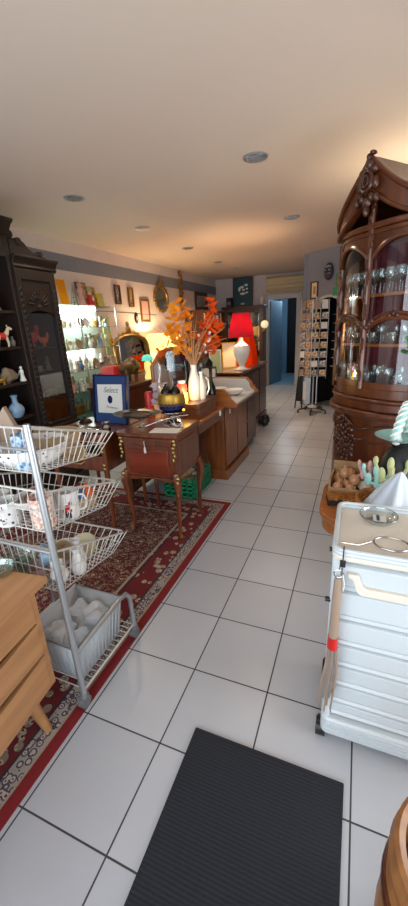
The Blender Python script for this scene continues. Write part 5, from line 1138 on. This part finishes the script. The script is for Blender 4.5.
bkj = thing('black_urn', 'black round urn behind the white cloths, carrying the turquoise dish', 'urn', (.235, 2.04, .5205)); part('urn_body', MB().lathe([(.06, 0), (.07, .01), (.095, .10), (.10, .18), (.07, .26), (.035, .295), (.05, .32), (0, .32)], n=28), 'black', bkj)
td = thing('turquoise_dish', 'turquoise ceramic dish with twisted rope handle on the black urn', 'dish', (.235, 2.04, .841))
part('dish_body', MB().shell([(.03, 0), (.09, .018), (.125, .036)], n=36, th=.005), 'turquoise', td)
sp_ = [(-.02, -.05, .02), (-.035, -.07, .04), (-.02, -.05, .10), (.0, -.01, .165), (.015, .02, .185), (.03, .06, .13), (.035, .085, .035)]
sp_ = smooth(sp_, 6); part('rope_handle', MB().tube(sp_, [.020+.0*i for i in range(len(sp_))], 12), 'turquoise', td)
m = MB(); n = len(sp_)
for sgn in (0, 2.1, 4.2):
    pts = []
    for i in range(n*2-1):
        a = Vector(sp_[i//2]).lerp(Vector(sp_[min((i+1)//2, n-1)]), .5); tdir = (Vector(sp_[min(i//2+1, n-1)])-Vector(sp_[max(i//2-1, 0)])).normalized(); u = tdir.cross(Vector((1, 0, 0))).normalized(); w = tdir.cross(u); an = i*.42+sgn
        pts.append(a+(u*math.cos(an)+w*math.sin(an))*.019)
    m.tube(pts, .0065, 6)
part('white_twist', m, 'porcelain', td)
def cactus(name, lab, loc, mat, s, seed):
    t = thing(name, lab, 'ornament', loc); m = MB()
    m.lathe([(.022*s, 0), (.024*s, .01*s), (.012*s, .02*s)], n=16)
    for (x, y, z, a, b, c_) in ((0, 0, .055, .024, .014, .045), (-.03, 0, .11, .022, .012, .036), (.03, .01, .10, .02, .012, .03), (-.005, 0, .15, .018, .011, .032), (.045, .01, .15, .014, .01, .022), (-.05, 0, .16, .014, .01, .02)): m.ell((x*s, y*s, z*s), (a*s*.62, b*s*.7, c_*s*.8), 12, 8)
    m.tube([(0, 0, .02*s), (0, 0, .14*s)], .009*s, 8).tube([(0, 0, .09*s), (-.03*s, 0, .10*s), (-.05*s, 0, .15*s)], .006*s, 6).tube([(0, 0, .08*s), (.03*s, .01*s, .1*s), (.045*s, .01*s, .14*s)], .006*s, 6)
    part('lobes', m, mat, t); return t
cactus('ceramic_cactus', 'pale turquoise ceramic cactus ornament left of the white cloth', (.135, 1.93, .5205), 'turquoise', 1.3, 1); cactus('ceramic_cactus', 'pale green ceramic cactus ornament behind the white cloth tip', (.20, 1.93, .5205), 'pale_green', 1.55, 2)
cactus('ceramic_cactus', 'small pinkish white ceramic cactus ornament, leftmost beside the crate', (.11, 2.03, .5205+.0), 'pink', 1.2, 3)

# ---------------- white plastic drawer cart ----------------
wc = thing('white_drawer_cart', 'white plastic rolling drawer cart with cream top tray on the right', 'cart', (.25, 1.17, 0)); O = (.25, 1.17, 0)
X0, X1, Y0, Y1 = -.028, .56, 1.0, 1.32
part('body', MB(O).prism(rrect(X0+.012, X1-.012, Y0+.03, Y1-.01, .03), 'z', .075, .778), 'white_plastic', wc, .004)
part('front_post', MB(O).prism(rrect(X0+.002, X0+.03, Y0, Y0+.035, .010), 'z', .07, .785), 'white_plastic', wc, .003); part('front_post', MB(O).prism(rrect(X1-.03, X1-.002, Y0, Y0+.035, .010), 'z', .07, .785), 'white_plastic', wc, .003)
part('base_rail', MB(O).prism(rrect(X0, X1, Y0-.012, Y1, .025), 'z', .055, .13), 'white_plastic', wc, .008)
m = MB(O)
for z in (.078, .094, .110): m.box(X0+.02, X1-.02, Y0-.015, Y0-.010, z, z+.005)
part('base_grooves', m, 'white_plastic', wc)
zz_ = [.14, .20, .28, .365, .455, .555, .665, .765]
for k in range(7):
    z0, z1 = zz_[k], zz_[k+1]
    d_ = part('drawer_front', MB(O).prism([(Y0+.016, z0+.012), (Y0+.010, z0+.018), (Y0+.012, z1-.016), (Y0+.022, z1-.010), (Y0+.04, z1-.010), (Y0+.04, z0+.012)], 'x', X0+.033, X1-.033), 'white_plastic', wc, .002)
    part('drawer_lip', MB(O).prism([(Y0+.012, z0+.002), (Y0+.004, z0+.006), (Y0+.012, z0+.014), (Y0+.03, z0+.014), (Y0+.03, z0+.002)], 'x', X0+.033, X1-.033), 'white_plastic', d_, .001)
hp = [(.02, .735), (.05, .735), (.062, .70), (.075, .692), (.54, .692), (.54, .665), (.06, .665), (.045, .68), (.035, .715), (.02, .722)]
part('handle_lip', MB(O).prism(hp, 'y', Y0-.004, Y0+.014), 'cream_plastic', wc, .003)
m = MB(O).prism(rrect(X0, X1, Y0-.008, Y1, .03), 'z', .778, .795)
part('tray_floor', m, 'cream_plastic', wc, .004)
rp = [(x, y, .812) for x, y in rrect(X0+.006, X1-.006, Y0-.002, Y1-.006, .03)]
part('tray_rim', MB(O).tube(rp, .007, 8, closed=True).tube([(x, y, .801) for x, y, z in rp], .008, 8, closed=True), 'white_plastic', wc)
for (x, y) in ((X0+.03, Y0+.03), (X1-.03, Y0+.03), (X0+.03, Y1-.03), (X1-.03, Y1-.03)):
    c_ = part('caster', MB(O).cyl((x-.045, y, .031), (x-.012, y, .031), .0305, n=18), 'black', wc); part('fork', MB(O).box(x-.04, x+.008, y-.018, y+.018, .045, .066), 'black', c_)
for (x, y, z) in ((X0-.003, Y0+.10, .745), (X0-.003, Y0+.01, .62)): part('side_peg', MB(O).cyl((x+.01, y, z), (x-.008, y, z), .008, n=10), 'black', wc)
cp = thing('black_clip', 'small black clip on the front corner of the cart tray', 'clip', (.004, .988, .795)); part('clip_body', MB().box(-.008, .008, -.006, .004, -.03, -.012).tube([(0, -.003, -.03), (0, -.006, .0), (0, -.004, .028), (0, .012, .030)], .002, 6), 'black', cp)
# hoop with handle on the tray
single('metal_hoop', MB().tube([(.062+.045*math.cos(a)*1.1, .02+.05*math.sin(a)*.75, 0) for a in [2*math.pi*k/32 for k in range(32)]], .0025, 6, closed=True).tube([(.008, .02, 0), (-.03, -.015, .001), (-.08, -.045, .019)], .002, 6), 'silver', 'thin metal hoop with straight handle lying on the cart tray', 'hoop', (.075, 1.075, .799))
gd = thing('glass_candy_dish', 'clear glass dish with green and white sticker on the cart tray', 'dish', (.105, 1.24, .7955)); part('dish_body', MB().shell([(.02, 0), (.045, .004), (.056, .014), (.060, .024)], n=30, th=.003), 'glass', gd); part('sticker', MB().box(-.016, .024, -.022, .022, .0095, .0110), 'paper', gd); part('green_mark', MB().box(-.006, .004, -.019, .019, .0112, .0120), 'teal_dark', gd)
rim_ = MB().tube([(.059*math.cos(2*math.pi*k/30), .059*math.sin(2*math.pi*k/30), .024) for k in range(30)], .0018, 6, closed=True); part('rim', rim_, 'glass', gd)
# leather strap whip hanging on the cart
wh = thing('strap_whip', 'wooden handled whip with leather straps and red band hanging on the white cart', 'whip', (-.005, .972, .78))
part('handle', MB().tube([(0, 0, -.045), (0, 0, -.06), (-.001, 0, -.15), (-.002, 0, -.27)], [.009, .012, .0135, .0145], 14), 'tan', wh)
part('ring', MB().tube([(.013*math.cos(a), 0, -.032+.013*math.sin(a)) for a in [2*math.pi*k/18 for k in range(18)]], .002, 6, closed=True), 'chrome', wh); part('red_band', MB().cyl((-.002, 0, -.265), (-.002, 0, -.31), .016, n=16), 'red', wh)
for k in range(7):
    x = -.014+.0045*k; sw = (k-3)*.003; ln = (.24, .27, .22, .28, .25, .21, .26)[k]
    part('leather_strap', MB().tube([(x, -.004*(k % 2), -.305), (x+sw*.4, -.006, -.38), (x+sw*.9-.006, -.006, -.46), (x+sw*.6-.012, -.004, -.31-ln)], [.004, .0038, .0036, .0034], 6), 'leather' if k % 3 else 'tan', wh)
part('white_string', MB().tube([(.012, -.004, -.03), (.018, -.006, -.06), (.016, -.006, -.085)], .0018, 5), 'paper', wh)
part('hanging_loop', MB().tube([(0, 0, -.02), (.004, -.002, .0), (.009, .008, .008)], .0015, 5), 'black', wh)

# ---------------- wooden barrel pot ----------------
br = thing('wooden_barrel_pot', 'open turned wooden barrel pot in the bottom right corner', 'pot', (.272, .50, 0))
pr = [(.125, 0), (.135, .02), (.150, .15), (.153, .28), (.147, .40), (.140, .455), (.146, .465), (.147, .485), (.141, .495), (.141, .52), (.133, .528)]
part('pot_body', MB().lathe(pr+[(.122, .522), (.120, .45), (.122, .10), (0, .09)], n=48), 'barrel', br); 
part('hoop', MB().lathe([(.151, .385), (.1525, .39), (.151, .41), (.149, .415)], n=48), 'cherry', br)

# ---------------- postcard rack and arch recess ----------------
pr_ = thing('postcard_rack', 'revolving postcard rack on a black star base in front of the dark arch', 'rack', (-.65, 6.30, 0))
part('pole', MB().cyl((0, 0, .08), (0, 0, 1.80), .014, n=12), 'steel', pr_)
m = MB()
for k in range(5):
    a = 2*math.pi*k/5-math.pi/2; m.tube([(0, 0, .085), (.12*math.cos(a), .12*math.sin(a), .075), (.23*math.cos(a), .23*math.sin(a), .055)], [.018, .015, .011], 8)
part('star_base', m, 'black', pr_)
for k in range(5):
    a = 2*math.pi*k/5-math.pi/2; part('caster', MB().cyl((.23*math.cos(a)-.012, .23*math.sin(a), .025), (.23*math.cos(a)+.012, .23*math.sin(a), .025), .0245, n=14), 'black', pr_)
part('hub_plate', MB().lathe([(.08, .09), (.08, .10), (.03, .13)], n=20), 'white_trim', pr_)
part('lower_panel', MB().box(-.14, -.04, -.03, -.02, .15, .58).box(.05, .065, -.03, -.02, .15, .60), 'steel', pr_)
part('side_sign', MB().box(-.155, -.105, -.04, -.034, .22, .52), 'paper', pr_)
wr_ = MB()
faces = [(-.13, -.06, R(-38)), (.075, -.10, R(12))]
for f, (fx, fy, fa) in enumerate(faces):
    M = Matrix.Translation((fx, fy, 0)) @ Matrix.Rotation(fa, 4, 'Z')
    for x in (-.12, 0, .12): wr_.tube([M @ Vector((x, 0, .58)), M @ Vector((x, 0, 1.76))], .003, 5)
    for k in range(8): z = .62+k*.143; wr_.tube([M @ Vector((-.12, -.03, z)), M @ Vector((.12, -.03, z))], .0025, 5).tube([M @ Vector((-.12, 0, z-.005)), M @ Vector((-.12, -.03, z))], .0025, 5).tube([M @ Vector((.12, 0, z-.005)), M @ Vector((.12, -.03, z))], .0025, 5)
part('wire_pockets', wr_, 'wire', pr_)
rr = random.Random(17); TN = ['lowest', 'second', 'third', 'fourth', 'fifth', 'sixth', 'seventh', 'top']
base = Matrix.Translation((-.65, 6.30, 0))
for f, (fx, fy, fa) in enumerate(faces):
    M = base @ Matrix.Translation((fx, fy, 0)) @ Matrix.Rotation(fa, 4, 'Z')
    for k in range(8):
        for c_ in range(2):
            p = M @ Vector((-.06+c_*.12, -.018, .622+k*.143)); hh = .115 if k < 7 else .15; mt_ = rr.choice(['photo_a', 'photo_b', 'photo_a', 'paper', 'tan', 'photo_b'])
            o = thing('postcard', 'postcard in the %s tier of the rack, %s face, %s pocket' % (TN[k], ['left', 'right'][f], ['left', 'right'][c_]), 'postcard', p, 0, 'postcards in the revolving rack'); o.rotation_euler = (R(-10), R(rr.uniform(-5, 5)), fa+rr.uniform(-.25, .25))
            part('card_stack', MB().box(-.048, .048, .0, .006, 0, hh-.02), 'brown', o); part('printed_front', MB().box(-.047, .047, -.0015, -.0003, .003, hh-.022), mt_, o)
def onw(s, d, z): return AM @ Vector((s, -d, z))
WA = math.atan2(-.6, .87)
mk = thing('painted_mask', 'dark blue and tan carved mask hanging on the blue wall', 'mask', onw(.44, .005, 2.17), WA)
part('mask_face', MB().ell((0, -.02, 0), (.085, .045, .125), 18, 12), 'ink', mk); part('brow_band', MB().ell((0, -.038, .07), (.062, .03, .022), 12, 8), 'tan', mk); part('chin_band', MB().ell((0, -.036, -.075), (.05, .03, .02), 12, 8), 'brown', mk)
for s in (-1, 1): part('eye', MB().ell((s*.035, -.058, .02), (.018, .008, .011), 10, 6), 'light_blue', mk)
part('nose', MB().ell((0, -.065, -.01), (.012, .014, .03), 8, 6), 'ink', mk); part('cheek_band', MB().ell((0, -.045, -.028), (.066, .025, .012), 12, 8), 'grey', mk)
gs = thing('green_wall_pocket', 'bright green wall pocket with orange leaf motif beside the mask', 'sign', onw(.66, .005, 1.84), WA+R(2))
part('sign_board', MB().box(-.085, .085, -.01, 0, .0, .29), 'green', gs, .003); part('pocket', MB().box(-.115, .09, -.03, -.011, -.03, .09), 'crate_green', gs, .003)
m = MB()
for k in range(9): a = k*.7; m.ell((.045*math.cos(a)*(k/9+.3), -.012, .18+.06*math.sin(a)*(k/9+.3)), (.018, .003, .014), 8, 5, Matrix.Rotation(a, 4, 'Y'))
part('leaf_motif', m, 'leaf_orange', gs); part('white_label', MB().box(.0, .05, -.0315, -.0305, .055, .08), 'paper', gs)
fr2 = thing('framed_picture', 'small brown framed picture on the blue wall above the postcard rack', 'picture', onw(.155, .002, 1.80), WA)
m = MB()
w = .075; h = .26; bw = .018
m.box(-w, w, -.02, 0, 0, bw).box(-w, w, -.02, 0, h-bw, h).box(-w, -w+bw, -.02, 0, bw, h-bw).box(w-bw, w, -.02, 0, bw, h-bw); part('picture_frame', m, 'brown', fr2); part('picture', MB().box(-w+bw, w-bw, -.006, 0, bw, h-bw), 'cream', fr2); part('drawing', MB().box(-.025, .025, -.0075, -.006, .07, .19), 'tan', fr2)
# dark things in the recess
for i, (s, z, mt_, lab) in enumerate(((.62, .95, 'black', 'black hanging bag in the arch recess, upper one'), (.70, .50, 'ink', 'dark blue grey hanging bag in the arch recess, lower one'))):
    o = thing('hanging_bag', lab, 'bag', onw(s, -.45, z), WA); part('bag_body', crumple(.13, 40+i, (.8, .45, 1.15)), mt_, o); part('strap', MB().tube([(-.05, 0, .12), (-.02, 0, .28), (.02, 0, .28), (.05, 0, .12)], .006, 6), 'black', o)
st = thing('display_stand', 'slim grey metal stand with small white tickets inside the arch recess', 'stand', onw(.50, -.22, 0), WA); part('stand_pole', MB().cyl((0, 0, .02), (0, 0, 1.65), .010), 'steel', st); part('stand_foot', MB().box(-.12, .12, -.12, .12, 0, .02), 'steel', st, .004)
for k in range(7): part('hook_arm', MB().cyl((-.13, 0, .7+k*.14), (.13, 0, .7+k*.14), .004, n=6), 'steel', st); part('ticket', MB().box(.06, .105, -.012, -.006, .655+k*.14, .695+k*.14), 'paper', st)
ho = single('wooden_guitar_body', MB().prism([(.0, 0), (.09, .01), (.10, .10), (.065, .17), (.085, .25), (.05, .30), (.02, .30), (-.01, .25), (.01, .17), (-.03, .10)], 'y', -.02, .02), 'honey', 'small orange brown wooden piece leaning low in the arch recess', 'ornament', onw(.66, -.02+.03, .0), WA-.1)
ho.location = onw(.74, -.12, .0); ho.scale = (1, 1, 1.6)
lb_ = thing('folded_easel', 'dark folded stand leaning left of the postcard rack', 'stand', (-.93, 6.62, 0)); part('easel_leg', MB().tube([(-.05, -.02, 0), (.03, .05, 1.0)], .012, 8), 'black', lb_); part('easel_leg', MB().tube([(.07, -.02, 0), (.035, .05, 1.0)], .012, 8), 'black', lb_); part('easel_panel', MB().prism([(-.03, .12), (.07, .12), (.05, .75), (.0, .75)], 'y', .0, .02), 'black', lb_)
